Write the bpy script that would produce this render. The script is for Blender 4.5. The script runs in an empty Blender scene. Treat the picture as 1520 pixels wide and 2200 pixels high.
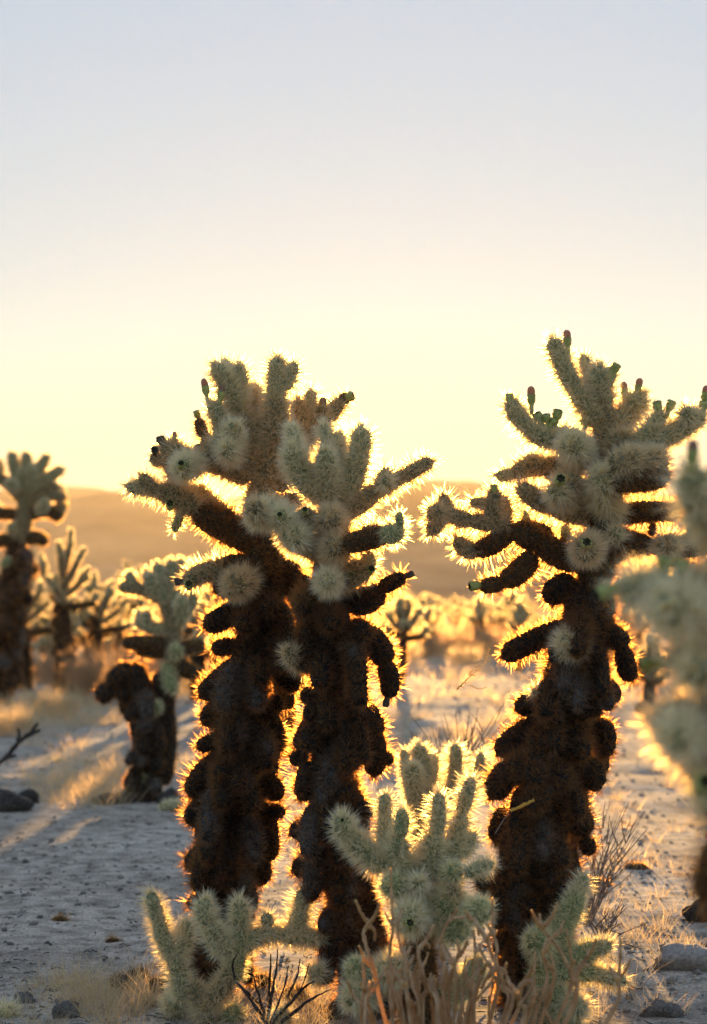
import bpy, math, random
import numpy as np
from mathutils import Vector, noise
R = math.radians
random.seed(7)
RNG = np.random.default_rng(7)
SC = bpy.context.scene
COL = SC.collection

# ------------------------------------------------------------------ camera, world, sun, exposure
CAM_H = 0.9
FPX = 4278.0                      # focal length in pixels of the 2200 px high photograph
PITCH = math.atan(200 / FPX)
cam_data = bpy.data.cameras.new('camera')
cam = bpy.data.objects.new('camera', cam_data)
COL.objects.link(cam)
cam.location = (0, 0, CAM_H)
cam.rotation_euler = (math.pi / 2 + PITCH, 0, 0)
cam_data.sensor_fit = 'VERTICAL'
cam_data.sensor_height = 36
cam_data.lens = 70
cam_data.clip_start = 0.05
cam_data.clip_end = 20000
cam_data.dof.use_dof = True
cam_data.dof.focus_distance = 4.5
cam_data.dof.aperture_fstop = 4.2
cam_data.dof.aperture_blades = 0
SC.camera = cam

SUN_EL = R(4.4)
SUN_AZ = R(1.2)                   # to the right of straight ahead (+Y)
SKY_A, SKY_B = 0.695, 0.015
world = bpy.data.worlds.new('World')
SC.world = world
world.use_nodes = True
wn = world.node_tree
wn.nodes.clear()
sky = wn.nodes.new('ShaderNodeTexSky')
sky.sky_type = 'NISHITA'
sky.sun_disc = False
sky.sun_elevation = SUN_EL
sky.sun_rotation = SUN_AZ
sky.altitude = 1200
sky.air_density = 1.0
sky.dust_density = 0.1
sky.ozone_density = 1.6
bg = wn.nodes.new('ShaderNodeBackground')
bg.inputs[1].default_value = 0.15
wo = wn.nodes.new('ShaderNodeOutputWorld')
# the whole sky goes through one soft highlight roll-off (brightness m -> 1.3 m / (m + b)), the same in every direction
sep = wn.nodes.new('ShaderNodeSeparateColor'); wn.links.new(sky.outputs[0], sep.inputs[0])
def wmath(op, a, b):
    n = wn.nodes.new('ShaderNodeMath'); n.operation = op
    for k, v in enumerate((a, b)):
        if isinstance(v, (int, float)): n.inputs[k].default_value = v
        else: wn.links.new(v, n.inputs[k])
    return n.outputs[0]
mxc = wmath('MAXIMUM', wmath('MAXIMUM', sep.outputs[0], sep.outputs[1]), sep.outputs[2])
gain = wmath('DIVIDE', SKY_A * 0.5, wmath('ADD', wmath('MULTIPLY', mxc, 0.2025), SKY_B))
vm = wn.nodes.new('ShaderNodeVectorMath'); vm.operation = 'SCALE'
wn.links.new(sky.outputs[0], vm.inputs[0]); wn.links.new(gain, vm.inputs['Scale'])
# and one soft roll-off of saturation (s -> s / (1 + 0.7 s)), also the same everywhere
sh_ = wn.nodes.new('ShaderNodeSeparateColor'); sh_.mode = 'HSV'; wn.links.new(vm.outputs[0], sh_.inputs[0])
ch_ = wn.nodes.new('ShaderNodeCombineColor'); ch_.mode = 'HSV'
wn.links.new(sh_.outputs[0], ch_.inputs[0]); wn.links.new(sh_.outputs[2], ch_.inputs[2])
wn.links.new(wmath('DIVIDE', sh_.outputs[1], wmath('ADD', wmath('MULTIPLY', sh_.outputs[1], 0.7), 1.0)), ch_.inputs[1])
wn.links.new(ch_.outputs[0], bg.inputs[0])
wn.links.new(bg.outputs[0], wo.inputs[0])

sun_d = bpy.data.lights.new('sun', 'SUN')
sun_d.energy = 5.0
sun_d.color = (1.0, 0.57, 0.20)
sun_d.angle = R(0.5)
sun = bpy.data.objects.new('sun', sun_d)
COL.objects.link(sun)
sd = Vector((math.sin(SUN_AZ) * math.cos(SUN_EL), math.cos(SUN_AZ) * math.cos(SUN_EL), math.sin(SUN_EL)))
sun.rotation_euler = sd.to_track_quat('Z', 'Y').to_euler()

SC.view_settings.view_transform = 'Standard'
SC.view_settings.look = 'None'
SC.view_settings.gamma = 1
SC.view_settings.exposure = 1.55
SC.view_settings.use_curve_mapping = False
SC.render.engine = 'CYCLES'
SC.cycles.use_denoising = True
SC.cycles.max_bounces = 12
SC.cycles.diffuse_bounces = 8
SC.cycles.glossy_bounces = 1
SC.cycles.transmission_bounces = 6
SC.cycles.transparent_max_bounces = 8
SC.cycles.volume_bounces = 0
SC.cycles.sample_clamp_indirect = 15

# ------------------------------------------------------------------ helpers
FWD = Vector((0, math.cos(PITCH), math.sin(PITCH)))
UPV = Vector((0, -math.sin(PITCH), math.cos(PITCH)))
def P(px, py, D):
    """the place at depth D metres that lies on the ray through a pixel of the photograph"""
    d = FWD + Vector((1, 0, 0)) * ((px - 760) / FPX) + UPV * ((1100 - py) / FPX)
    s = D / d.y
    return Vector((0, 0, CAM_H)) + d * s
def G(px, py):
    """ground point seen at a pixel below the horizon"""
    d = FWD + Vector((1, 0, 0)) * ((px - 760) / FPX) + UPV * ((1100 - py) / FPX)
    s = -CAM_H / d.z
    p = d * s
    return Vector((p.x, p.y, ground_z(p.x, p.y)))

def ground_z(x, y):
    n = noise.noise(Vector((x * 0.35, y * 0.35, 3.1))) * 0.055 + noise.noise(Vector((x * 5.3, y * 5.3, 1.7))) * 0.007 + noise.noise(Vector((x * 1.7, y * 1.7, 9.1))) * 0.024
    return n * min(1.0, max(0.0, 1.0))

def newmat(name):
    m = bpy.data.materials.new(name)
    m.use_nodes = True
    m.node_tree.nodes.clear()
    return m, m.node_tree.nodes, m.node_tree.links
def spine_mat(name, base, tip, trans, tw=0.32, var=0.25, fwd=0.11):
    m, N, L = newmat(name)
    at = N.new('ShaderNodeAttribute'); at.attribute_name = 'tip'
    ar = N.new('ShaderNodeAttribute'); ar.attribute_name = 'rnd'
    mx = N.new('ShaderNodeMix'); mx.data_type = 'RGBA'
    mx.inputs[6].default_value = (*base, 1); mx.inputs[7].default_value = (*tip, 1)
    L.new(at.outputs['Fac'], mx.inputs[0])
    mr = N.new('ShaderNodeMapRange'); mr.inputs[3].default_value = 1 - var; mr.inputs[4].default_value = 1.0
    L.new(ar.outputs['Fac'], mr.inputs[0])
    hs = N.new('ShaderNodeHueSaturation'); L.new(mx.outputs[2], hs.inputs['Color']); L.new(mr.outputs[0], hs.inputs['Value'])
    df = N.new('ShaderNodeBsdfDiffuse'); L.new(hs.outputs[0], df.inputs[0])
    tr = N.new('ShaderNodeBsdfTranslucent'); tr.inputs[0].default_value = (*trans, 1)
    ms = N.new('ShaderNodeMixShader'); ms.inputs[0].default_value = tw
    L.new(df.outputs[0], ms.inputs[1]); L.new(tr.outputs[0], ms.inputs[2])
    # light goes on through the thin papery sheath mostly straight ahead
    rf = N.new('ShaderNodeBsdfRefraction'); rf.inputs['Color'].default_value = (*trans, 1); rf.inputs['Roughness'].default_value = 0.58; rf.inputs['IOR'].default_value = 1.2
    m2 = N.new('ShaderNodeMixShader'); m2.inputs[0].default_value = fwd
    L.new(ms.outputs[0], m2.inputs[1]); L.new(rf.outputs[0], m2.inputs[2])
    o = N.new('ShaderNodeOutputMaterial'); L.new(m2.outputs[0], o.inputs[0])
    return m
def rough_mat(name, c1, c2, scale=20, rough=0.9, bump=0.4, bscale=None, trans=None, detail=6):
    m, N, L = newmat(name)
    tc = N.new('ShaderNodeTexCoord')
    nz = N.new('ShaderNodeTexNoise'); nz.inputs['Scale'].default_value = scale; nz.inputs['Detail'].default_value = detail
    L.new(tc.outputs['Object'], nz.inputs[0])
    cr = N.new('ShaderNodeValToRGB')
    cr.color_ramp.elements[0].position = 0.35; cr.color_ramp.elements[1].position = 0.68
    cr.color_ramp.elements[0].color = (*c1, 1); cr.color_ramp.elements[1].color = (*c2, 1)
    L.new(nz.outputs[0], cr.inputs[0])
    b = N.new('ShaderNodeBsdfPrincipled')
    b.inputs['Roughness'].default_value = rough
    b.inputs['Specular IOR Level'].default_value = 0.25
    L.new(cr.outputs[0], b.inputs['Base Color'])
    n2 = N.new('ShaderNodeTexNoise'); n2.inputs['Scale'].default_value = bscale or scale * 3; n2.inputs['Detail'].default_value = 5
    L.new(tc.outputs['Object'], n2.inputs[0])
    bp = N.new('ShaderNodeBump'); bp.inputs['Strength'].default_value = bump; bp.inputs['Distance'].default_value = 0.01
    L.new(n2.outputs[0], bp.inputs['Height']); L.new(bp.outputs[0], b.inputs['Normal'])
    o = N.new('ShaderNodeOutputMaterial')
    if trans:
        tr = N.new('ShaderNodeBsdfTranslucent'); tr.inputs[0].default_value = (*trans, 1)
        ms = N.new('ShaderNodeMixShader'); ms.inputs[0].default_value = 0.5
        L.new(b.outputs[0], ms.inputs[1]); L.new(tr.outputs[0], ms.inputs[2]); L.new(ms.outputs[0], o.inputs[0])
    else:
        L.new(b.outputs[0], o.inputs[0])
    return m

M = {}
# kinds: P pale living joint, G greener living joint, S straw coloured older joint, B brown joint, D dead dark joint
M['sP'] = spine_mat('pale_spines', (0.88, 0.84, 0.64), (0.98, 0.97, 0.85), (1.0, 0.81, 0.40))
M['sG'] = spine_mat('green_pale_spines', (0.80, 0.80, 0.54), (0.96, 0.94, 0.76), (1.0, 0.84, 0.40))
M['sS'] = spine_mat('straw_spines', (0.70, 0.59, 0.40), (0.96, 0.89, 0.72), (1.0, 0.74, 0.32))
M['sB'] = spine_mat('brown_spines', (0.09, 0.055, 0.035), (0.25, 0.165, 0.10), (1.0, 0.56, 0.18))
M['sD'] = spine_mat('dark_dead_spines', (0.024, 0.017, 0.013), (0.18, 0.135, 0.11), (0.92, 0.45, 0.12), tw=0.27, fwd=0.13)
M['sA'] = spine_mat('ashy_dead_spines', (0.05, 0.04, 0.033), (0.34, 0.275, 0.225), (0.80, 0.40, 0.12), tw=0.20, fwd=0.10)
M['kP'] = rough_mat('green_cactus_skin', (0.16, 0.17, 0.09), (0.28, 0.28, 0.15), 60)
M['kG'] = rough_mat('fresh_cactus_skin', (0.14, 0.17, 0.08), (0.24, 0.27, 0.13), 60)
M['kS'] = rough_mat('olive_cactus_skin', (0.11, 0.10, 0.055), (0.20, 0.17, 0.10), 60)
M['kB'] = rough_mat('brown_cactus_skin', (0.03, 0.022, 0.012), (0.07, 0.045, 0.022), 50)
M['kD'] = rough_mat('dead_black_bark', (0.008, 0.006, 0.005), (0.025, 0.018, 0.014), 40, bump=0.8)
M['kA'] = rough_mat('ashy_dead_bark', (0.02, 0.016, 0.015), (0.09, 0.08, 0.075), 40, bump=0.8)
M['fruit'] = rough_mat('yellow_green_fruit_skin', (0.26, 0.30, 0.09), (0.46, 0.50, 0.18), 90, rough=0.6)
M['fruitdark'] = rough_mat('dried_dark_fruit_skin', (0.05, 0.045, 0.045), (0.13, 0.11, 0.10), 90)
M['flower'] = rough_mat('withered_pink_flower', (0.40, 0.26, 0.20), (0.56, 0.40, 0.31), 120, trans=(0.5, 0.33, 0.22))
M['cup'] = rough_mat('dark_fruit_cup', (0.015, 0.015, 0.008), (0.05, 0.045, 0.02), 90)
M['ground'] = None
M['rock'] = rough_mat('grey_desert_rock', (0.10, 0.09, 0.085), (0.26, 0.24, 0.22), 9, bump=0.7, bscale=40)
M['darkrock'] = rough_mat('dark_desert_rock', (0.03, 0.026, 0.024), (0.09, 0.08, 0.075), 9, bump=0.8, bscale=30)
M['whiterock'] = rough_mat('white_quartz_stone', (0.5, 0.48, 0.46), (0.75, 0.72, 0.70), 9)
M['straw'] = spine_mat('dry_straw_grass', (0.34, 0.27, 0.16), (0.60, 0.50, 0.32), (0.95, 0.70, 0.40), tw=0.4, fwd=0.03)
M['brush'] = spine_mat('grey_brown_brush', (0.16, 0.12, 0.09), (0.34, 0.27, 0.20), (0.80, 0.50, 0.26), tw=0.35, fwd=0.04)
M['stem'] = rough_mat('dry_tan_stem', (0.24, 0.18, 0.12), (0.66, 0.54, 0.38), 45, rough=0.8, trans=(0.85, 0.55, 0.24))
M['straw2'] = rough_mat('pale_straw_sprig', (0.45, 0.36, 0.20), (0.65, 0.54, 0.32), 60, trans=(0.95, 0.75, 0.40))
M['char'] = rough_mat('charred_dark_twig', (0.02, 0.017, 0.018), (0.06, 0.05, 0.05), 30)
M['twig'] = rough_mat('grey_brown_twig', (0.12, 0.085, 0.07), (0.26, 0.19, 0.15), 30)
M['wood'] = rough_mat('weathered_dead_wood', (0.06, 0.045, 0.038), (0.20, 0.16, 0.14), 18, bump=0.9, bscale=30)

def tag(o, label=None, cat=None, group=None, kind=None):
    if label: o['label'] = label
    if cat: o['category'] = cat
    if group: o['group'] = group
    if kind: o['kind'] = kind
    return o
def empty(name, loc, label, cat, group=None):
    o = bpy.data.objects.new(name, None)
    COL.objects.link(o); o.location = loc
    o.empty_display_size = 0.1
    return tag(o, label, cat, group)
def mesh_from(name, V, polys, mats, mat_idx=None, attrs=None, smooth=False):
    """V (n,3); polys: list of (array (m,k)) blocks of equal sided faces"""
    me = bpy.data.meshes.new(name)
    V = np.asarray(V, dtype=np.float32)
    me.vertices.add(len(V)); me.vertices.foreach_set('co', V.ravel())
    polys = [np.asarray(p, dtype=np.int32) for p in polys if len(p)]
    loops = np.concatenate([p.ravel() for p in polys])
    tot = np.concatenate([np.full(len(p), p.shape[1], dtype=np.int32) for p in polys])
    st = np.concatenate([[0], np.cumsum(tot)[:-1]]).astype(np.int32)
    me.loops.add(len(loops)); me.loops.foreach_set('vertex_index', loops)
    me.polygons.add(len(tot)); me.polygons.foreach_set('loop_start', st)
    try: me.polygons.foreach_set('loop_total', tot)
    except Exception: pass
    for m in mats: me.materials.append(m)
    if mat_idx is not None: me.polygons.foreach_set('material_index', np.asarray(mat_idx, dtype=np.int32))
    if smooth is True: me.polygons.foreach_set('use_smooth', np.ones(len(tot), dtype=bool))
    elif smooth is not False: me.polygons.foreach_set('use_smooth', np.asarray(smooth, dtype=bool))
    for k, v in (attrs or {}).items():
        a = me.attributes.new(k, 'FLOAT', 'POINT'); a.data.foreach_set('value', np.asarray(v, dtype=np.float32))
    me.update(calc_edges=True)
    return me
def obj(name, me, parent=None, loc=None):
    o = bpy.data.objects.new(name, me); COL.objects.link(o)
    if parent: o.parent = parent
    if loc is not None: o.location = loc
    return o

def smooth_path(pts, n):
    pts = np.asarray(pts, dtype=float)
    if len(pts) == 2:
        t = np.linspace(0, 1, n)[:, None]
        return pts[0] * (1 - t) + pts[1] * t
    q = np.vstack([2 * pts[0] - pts[1], pts, 2 * pts[-1] - pts[-2]])
    out = []
    m = len(pts) - 1
    for u in np.linspace(0, m, n):
        i = min(int(u), m - 1); f = u - i
        a, b, c, d = q[i], q[i + 1], q[i + 2], q[i + 3]
        out.append(0.5 * ((2 * b) + (-a + c) * f + (2 * a - 5 * b + 4 * c - d) * f * f + (-a + 3 * b - 3 * c + d) * f ** 3))
    return np.array(out)
def resample(pts, n):
    d = np.r_[0, np.cumsum(np.linalg.norm(np.diff(pts, axis=0), axis=1))]
    s = np.linspace(0, d[-1], n)
    return np.stack([np.interp(s, d, pts[:, k]) for k in range(3)], 1), d[-1]
def frames(pts):
    T = np.gradient(pts, axis=0); T /= np.linalg.norm(T, axis=1)[:, None] + 1e-12
    ref = np.array([1.0, 0.13, 0.07]) if abs(T[0][0]) < 0.8 else np.array([0.1, 1.0, 0.05])
    A = []
    a = np.cross(T[0], ref)
    for t in T:
        a = a - t * a.dot(t); a /= np.linalg.norm(a) + 1e-12; A.append(a)
    A = np.array(A); B = np.cross(T, A)
    return T, A, B

class Shape:
    """a joint (curved capsule) : centre line, radii, frames"""
    def __init__(s, pts, r, rr=None, bump=0.0, caps=(1, 1), seed=0):
        raw = smooth_path(pts, 24)
        L0 = np.linalg.norm(np.diff(raw, axis=0), axis=1).sum()
        n = int(min(60, max(7, L0 / (0.35 * r) + 4)))
        s.c, s.L = resample(raw, n)
        s.T, s.A, s.B = frames(s.c)
        u = np.linspace(0, s.L, n)
        rad = np.full(n, r) if rr is None else np.interp(np.linspace(0, 1, n), np.linspace(0, 1, len(rr)), rr)
        x = u / max(s.L, 1e-6)
        if rr is None: rad = rad * (0.86 + 0.20 * np.sin(np.pi * np.clip(x * 0.9 + 0.12, 0, 1)))
        cl = np.minimum(rad, s.L * 0.48)
        for k, side in enumerate(caps):
            if not side: continue
            dd = u if k == 0 else s.L - u
            q = np.clip(1 - dd / cl, 0, 1)
            rad = rad * np.sqrt(np.clip(1 - q * q, 0.0004, 1))
        s.rad = rad; s.u = u; s.n = n; s.bump = bump
        s.ph = seed * 1.37; s.bald = 0.3
    def rat(s, uu, th):
        r = np.interp(uu, s.u, s.rad)
        if s.bump:
            r = r * (1 + s.bump * (np.sin(uu * 38 + s.ph + 1.7 * np.sin(th * 2 + s.ph)) * 0.5 + 0.5 * np.sin(th * 3 + uu * 17 + s.ph * 2)))
        return r
    def at(s, uu, th):
        c = np.stack([np.interp(uu, s.u, s.c[:, k]) for k in range(3)], 1)
        T = np.stack([np.interp(uu, s.u, s.T[:, k]) for k in range(3)], 1)
        A = np.stack([np.interp(uu, s.u, s.A[:, k]) for k in range(3)], 1)
        B = np.cross(T, A)
        r = s.rat(uu, th)
        e = A * np.cos(th)[:, None] + B * np.sin(th)[:, None]
        h = s.L * 0.01
        dr = (s.rat(np.clip(uu + h, 0, s.L), th) - s.rat(np.clip(uu - h, 0, s.L), th)) / (2 * h)
        n = e - T * np.clip(dr, -4, 4)[:, None]
        n /= np.linalg.norm(n, axis=1)[:, None]
        return c + e * r[:, None], n, T
    def body(s, sides=14, tuber=0.0):
        th = np.linspace(0, 2 * np.pi, sides, endpoint=False)
        uu = np.repeat(s.u, sides); tt = np.tile(th, s.n)
        p, n, T = s.at(uu, tt)
        if tuber:
            row = np.repeat(np.arange(s.n), sides); col = np.tile(np.arange(sides), s.n)
            p = p + n * (tuber * (((row + col) % 2) * 2 - 1))[:, None]
        i = np.arange(s.n - 1)[:, None] * sides + np.arange(sides)[None, :]
        j = np.arange(s.n - 1)[:, None] * sides + (np.arange(sides)[None, :] + 1) % sides
        q = np.stack([i, j, j + sides, i + sides], -1).reshape(-1, 4)
        ends = np.stack([np.r_[np.arange(sides)[::-1]], (s.n - 1) * sides + np.arange(sides)])
        return p, q, ends
    def spines(s, step, per, length, width, spread=1.1, lean=0.25, keep=1.0):
        rows = max(3, int(s.L / step))
        U, TH = [], []
        for i in range(rows):
            uu = (i + 0.5) / rows * s.L
            jit = step * 0.35
            r = float(np.interp(uu, s.u, s.rad))
            k = max(3, int(round(2 * np.pi * r / step)))
            TH.append((np.arange(k) + 0.5 * (i % 2)) / k * 2 * np.pi + i * 0.13 + RNG.normal(0, 0.10, k)); U.append(np.clip(uu + RNG.normal(0, jit, k), 0.001, s.L - 0.0005))
        # extra on the round tip
        k = max(5, int(2.2 * (np.max(s.rad) / step) ** 2))
        U.append(s.L - RNG.random(k) ** 2 * np.max(s.rad) * 0.5); TH.append(RNG.random(k) * 6.283)
        U = np.concatenate(U); TH = np.concatenate(TH)
        if keep < 1:
            m = RNG.random(len(U)) < keep; U = U[m]; TH = TH[m]
        p, n, T = s.at(U, TH)
        # spines come in uneven clumps, and some patches have lost them
        cl = RNG.uniform(0.62, 1.22, len(p))
        pat = np.sin(U * 61 + s.ph * 3 + 2.0 * np.sin(TH + s.ph)) * np.sin(TH * 2.3 + U * 37 + s.ph)
        bare = (pat > 0.72) & (RNG.random(len(p)) < s.bald)
        p, n, T, cl = p[~bare], n[~bare], T[~bare], cl[~bare]
        cl = np.repeat(cl, per)
        p = np.repeat(p, per, 0); n = np.repeat(n, per, 0); T = np.repeat(T, per, 0)
        m = len(p)
        low = RNG.random(m) < 0.42
        ang = np.where(low, RNG.uniform(0.85, 1.42, m), np.abs(RNG.normal(0, 0.42, m)) * spread)
        ang = np.clip(ang, 0, 1.45)
        rd = RNG.normal(size=(m, 3)); rd -= n * (rd * n).sum(1)[:, None]; rd /= np.linalg.norm(rd, axis=1)[:, None]
        d = n * np.cos(ang)[:, None] + rd * np.sin(ang)[:, None] + T * lean
        d /= np.linalg.norm(d, axis=1)[:, None]
        ln = length * cl * (1 - 0.35 * (ang / 1.45)) * RNG.uniform(0.65, 1.15, m) * np.where(low, 0.62, 1.0)
        w = np.cross(d, RNG.normal(size=(m, 3))); w /= np.linalg.norm(w, axis=1)[:, None]
        w *= width * RNG.uniform(0.7, 1.2, m)[:, None] * 0.5
        b = p - n * 0.001
        V = np.stack([b - w, b + w, b + d * ln[:, None]], 1).reshape(-1, 3)
        tip = np.tile([0.0, 0.0, 1.0], m); rn = np.repeat(RNG.random(m), 3)
        return V, np.arange(3 * m).reshape(-1, 3), tip, rn

NTRI = [0, 0]
SP = {  # step, per areole, length, width, spread, lean
    'P': (0.0063, 13, 0.031, 0.00115, 1.15, 0.20),
    'G': (0.0066, 11, 0.026, 0.00105, 1.15, 0.15),
    'S': (0.0066, 12, 0.030, 0.00112, 1.15, 0.15),
    'B': (0.0068, 8, 0.028, 0.00115, 1.25, 0.05),
    'D': (0.0068, 8, 0.028, 0.00095, 1.4, 0.0),
    'A': (0.0068, 7, 0.025, 0.00100, 1.5, 0.0),
}
COREF = {'P': 0.72, 'G': 0.76, 'S': 0.76, 'B': 0.84, 'D': 0.84, 'A': 0.84}

def build_joint(parent, pts, r, kind, name=None, detail=1.0, rr=None, caps=(1, 1), bump=0.05, seed=0, label=None, origin=None, lenf=1.0):
    core = r * COREF[kind]
    sh = Shape(pts, core, rr=None if rr is None else [q * COREF[kind] for q in rr], bump=bump, caps=caps, seed=seed)
    o0 = np.asarray(origin if origin is not None else (0, 0, 0))
    p, q, ends = sh.body(sides=12 if detail >= 1 else 8, tuber=0.0012 if kind in 'PGS' else 0.0016)
    me = mesh_from('joint', p - o0, [q, ends], [M['k' + kind]], smooth=True)
    o = obj(name or ('dead_stem_joint' if kind in 'DA' else 'stem_joint'), me, parent)
    if label: o['label'] = label
    st, per, ln, w, spd, lean = SP[kind]
    st /= math.sqrt(detail) if detail < 1 else 1
    w = w / detail ** 0.5 if detail < 1 else w
    sh.bald = 0.8 if kind in 'DAB' else 0.25
    V, F, tip, rn = sh.spines(st, per, ln * lenf, w, spd, lean)
    me2 = mesh_from('spines', V - o0, [F], [M['s' + kind]], attrs={'tip': tip, 'rnd': rn})
    so = obj('spines', me2, o); so['kind'] = 'stuff'
    NTRI[0] += len(F); NTRI[1] += 1
    return o

class Plant:
    """a cholla traced joint by joint; D = depth of its trunk in metres, one pixel = D/FPX metres"""
    def __init__(s, name, label, D, base, cat='cactus', group=None, detail=1.0, lenf=1.0, rs=1.0):
        s.D = D; s.mpp = D / FPX; s.detail = detail; s.lenf = lenf; s.rs = rs
        b = P(base[0], base[1], D)
        s.root = empty(name, b, label, cat, group); s.o = np.array(b)
        s.known = []        # (x, y, dy, r) of everything placed, for attaching
        s.k = 0; s.loose = []
    def dy_at(s, x, y, r):
        best, bd = 0.0, 1e9
        for (a, b, d, q) in s.known:
            h = math.hypot(a - x, b - y) - q * 0.7
            if h < bd: bd, best = h, d
        if s.known and bd > r * 1.3: s.loose.append((x, y, round(bd)))
        return best
    def seg(s, kind, r, xy, de=None, d0=None, name=None, split=True, label=None, rr=None, caps=(1, 1), bump=0.05):
        n = len(xy) // 2
        pts = [(xy[2 * i], xy[2 * i + 1]) for i in range(n)]
        lens = [0]
        for a, b in zip(pts, pts[1:]): lens.append(lens[-1] + math.hypot(b[0] - a[0], b[1] - a[1]))
        tot = lens[-1]
        if d0 is None: d0 = s.dy_at(pts[0][0], pts[0][1], r)
        if de is None:
            k = random.uniform(-0.45, 0.35)
            de = k * tot * s.mpp
            if d0 > 0.02 and random.random() < 0.6: de = abs(de)
        W = []
        for (x, y), l in zip(pts, lens):
            f = l / tot
            W.append(np.array(P(x, y, s.D + d0 + de * f)))
            s.known.append((x, y, d0 + de * f, r))
        for a, b, la, lb in zip(pts, pts[1:], lens, lens[1:]):
            for f in (0.33, 0.66):
                s.known.append((a[0] + (b[0] - a[0]) * f, a[1] + (b[1] - a[1]) * f, d0 + de * (la + (lb - la) * f) / tot, r))
        R3 = r * s.mpp * s.rs
        line = smooth_path(W, 40)
        ln = np.linalg.norm(np.diff(line, axis=0), axis=1).sum()
        k = 1
        if split and rr is None: k = max(1, int(round(ln / (R3 * 5.6))))
        out = []
        for i in range(k):
            a = int(round(i * 39 / k)); b = int(round((i + 1) * 39 / k))
            part = line[a:b + 1]
            # joints overlap a little, the way they sit on each other
            part = part[:: max(1, (len(part) - 1) // 6)] if len(part) > 7 else part
            if i < k and np.linalg.norm(part[-1] - line[b]) > 1e-6: part = np.vstack([part, line[b]])
            rk = R3 * (1 - 0.10 * i)
            s.k += 1
            out.append(build_joint(s.root, part, rk, kind, name=name, detail=s.detail, rr=None if rr is None else [q * s.mpp for q in rr],
                                   caps=caps, bump=bump, seed=s.k, label=label, origin=s.o, lenf=s.lenf))
        return out
    def ball(s, kind, r, x, y, x0=None, y0=None, depth=0.10, d0=None):
        """a joint that points at the camera"""
        if x0 is None: x0, y0 = x + random.uniform(-14, 14), y + 22
        if d0 is None: d0 = s.dy_at(x0, y0, r)
        return s.seg(kind, r * 0.92, [x0, y0, (x0 + x) / 2, (y0 + y) / 2 + 2, x, y], de=-depth, d0=d0, split=False)
    def fruit(s, x, y, ang=90, r=9, h=20, kind='fruit', top=None, d=None):
        """barrel fruit; ang = direction in the picture (90 = up, None = at the camera)"""
        d0 = (s.dy_at(x, y, 12) if d is None else d) - 0.004
        c = P(x, y, s.D + d0)
        if ang is None: ax = Vector((0.1, -1, 0.35)).normalized(); c += Vector((0, -0.03, 0))
        else: ax = Vector((math.cos(R(ang)), -0.25, math.sin(R(ang)))).normalized()
        rm = r * s.mpp * 0.85; hm = h * s.mpp
        prof = [(0.5, -0.9), (0.6, 0.0), (0.85, 0.25), (1.0, 0.55), (0.98, 0.85), (0.82, 1.0), (0.55, 0.93), (0.05, 0.80)]
        n = 12
        a = ax.orthogonal().normalized(); b = ax.cross(a)
        V = []; F = []
        for i, (q, t) in enumerate(prof):
            for j in range(n):
                an = 2 * math.pi * j / n
                rr = rm * q * (1 + (0.16 * (-1) ** (i + j) if 1 < i < 6 else 0))
                V.append(c + ax * (hm * (t - 0.15)) + (a * math.cos(an) + b * math.sin(an)) * rr - Vector(s.o))
        for i in range(len(prof) - 1):
            for j in range(n):
                F.append((i * n + j, i * n + (j + 1) % n, (i + 1) * n + (j + 1) % n, (i + 1) * n + j))
        mi = [0 if f[0] // n < 5 else 1 for f in F]
        me = mesh_from('fruit', V, [F], [M[kind], M['cup']], mat_idx=mi, smooth=True)
        o = obj('fruit', me, s.root)
        if kind == 'fruitdark': o['label'] = 'dried dark fruit'
        if top:
            V = []; F = []
            prof = [(0.75, 0.8), (0.85, 1.1), (0.75, 1.45), (0.35, 1.65), (0.02, 1.68)]
            for i, (q, t) in enumerate(prof):
                for j in range(n):
                    an = 2 * math.pi * j / n
                    rr = rm * q * (1 + 0.22 * (-1) ** j * (i > 0))
                    V.append(c + ax * (hm * (t - 0.15)) + (a * math.cos(an) + b * math.sin(an)) * rr - Vector(s.o))
            for i in range(len(prof) - 1):
                for j in range(n):
                    F.append((i * n + j, i * n + (j + 1) % n, (i + 1) * n + (j + 1) % n, (i + 1) * n + j))
            f = obj('withered_flower', mesh_from('flower', V, [F], [M['flower']], smooth=True), o)
        return o
    def run(s, text):
        """lines: kind radius x y x y ... [/ depth drift in cm];  * = joint facing the camera:  kind* radius x y [x0 y0]"""
        for ln in text.strip().splitlines():
            ln = ln.split('#')[0].strip()
            if not ln: continue
            de = None
            if '/' in ln: ln, q = ln.split('/'); de = float(q) / 100
            t = ln.split(); k = t[0]; v = [float(z) for z in t[1:]]
            if k[-1] == '*': s.ball(k[0], v[0], *v[1:5], depth=0.10 if de is None else -de)
            else: s.seg(k, v[0], v[1:], de=de)
    def trunk(s, pts, rr, kind='D', d0=0.0, drift=0.0):
        s.seg(kind, max(rr), pts, de=drift, d0=d0, name='trunk', split=False, rr=rr, caps=(0, 1), bump=0.12)
        m = len(pts) // 2
        s.known = []
        for i in range(60):
            f = i / 59 * (m - 1); j = min(int(f), m - 2); g = f - j
            s.known.append((pts[2*j] * (1-g) + pts[2*j+2] * g, pts[2*j+1] * (1-g) + pts[2*j+3] * g, d0, float(np.interp(i / 59, np.linspace(0, 1, len(rr)), rr))))
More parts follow.
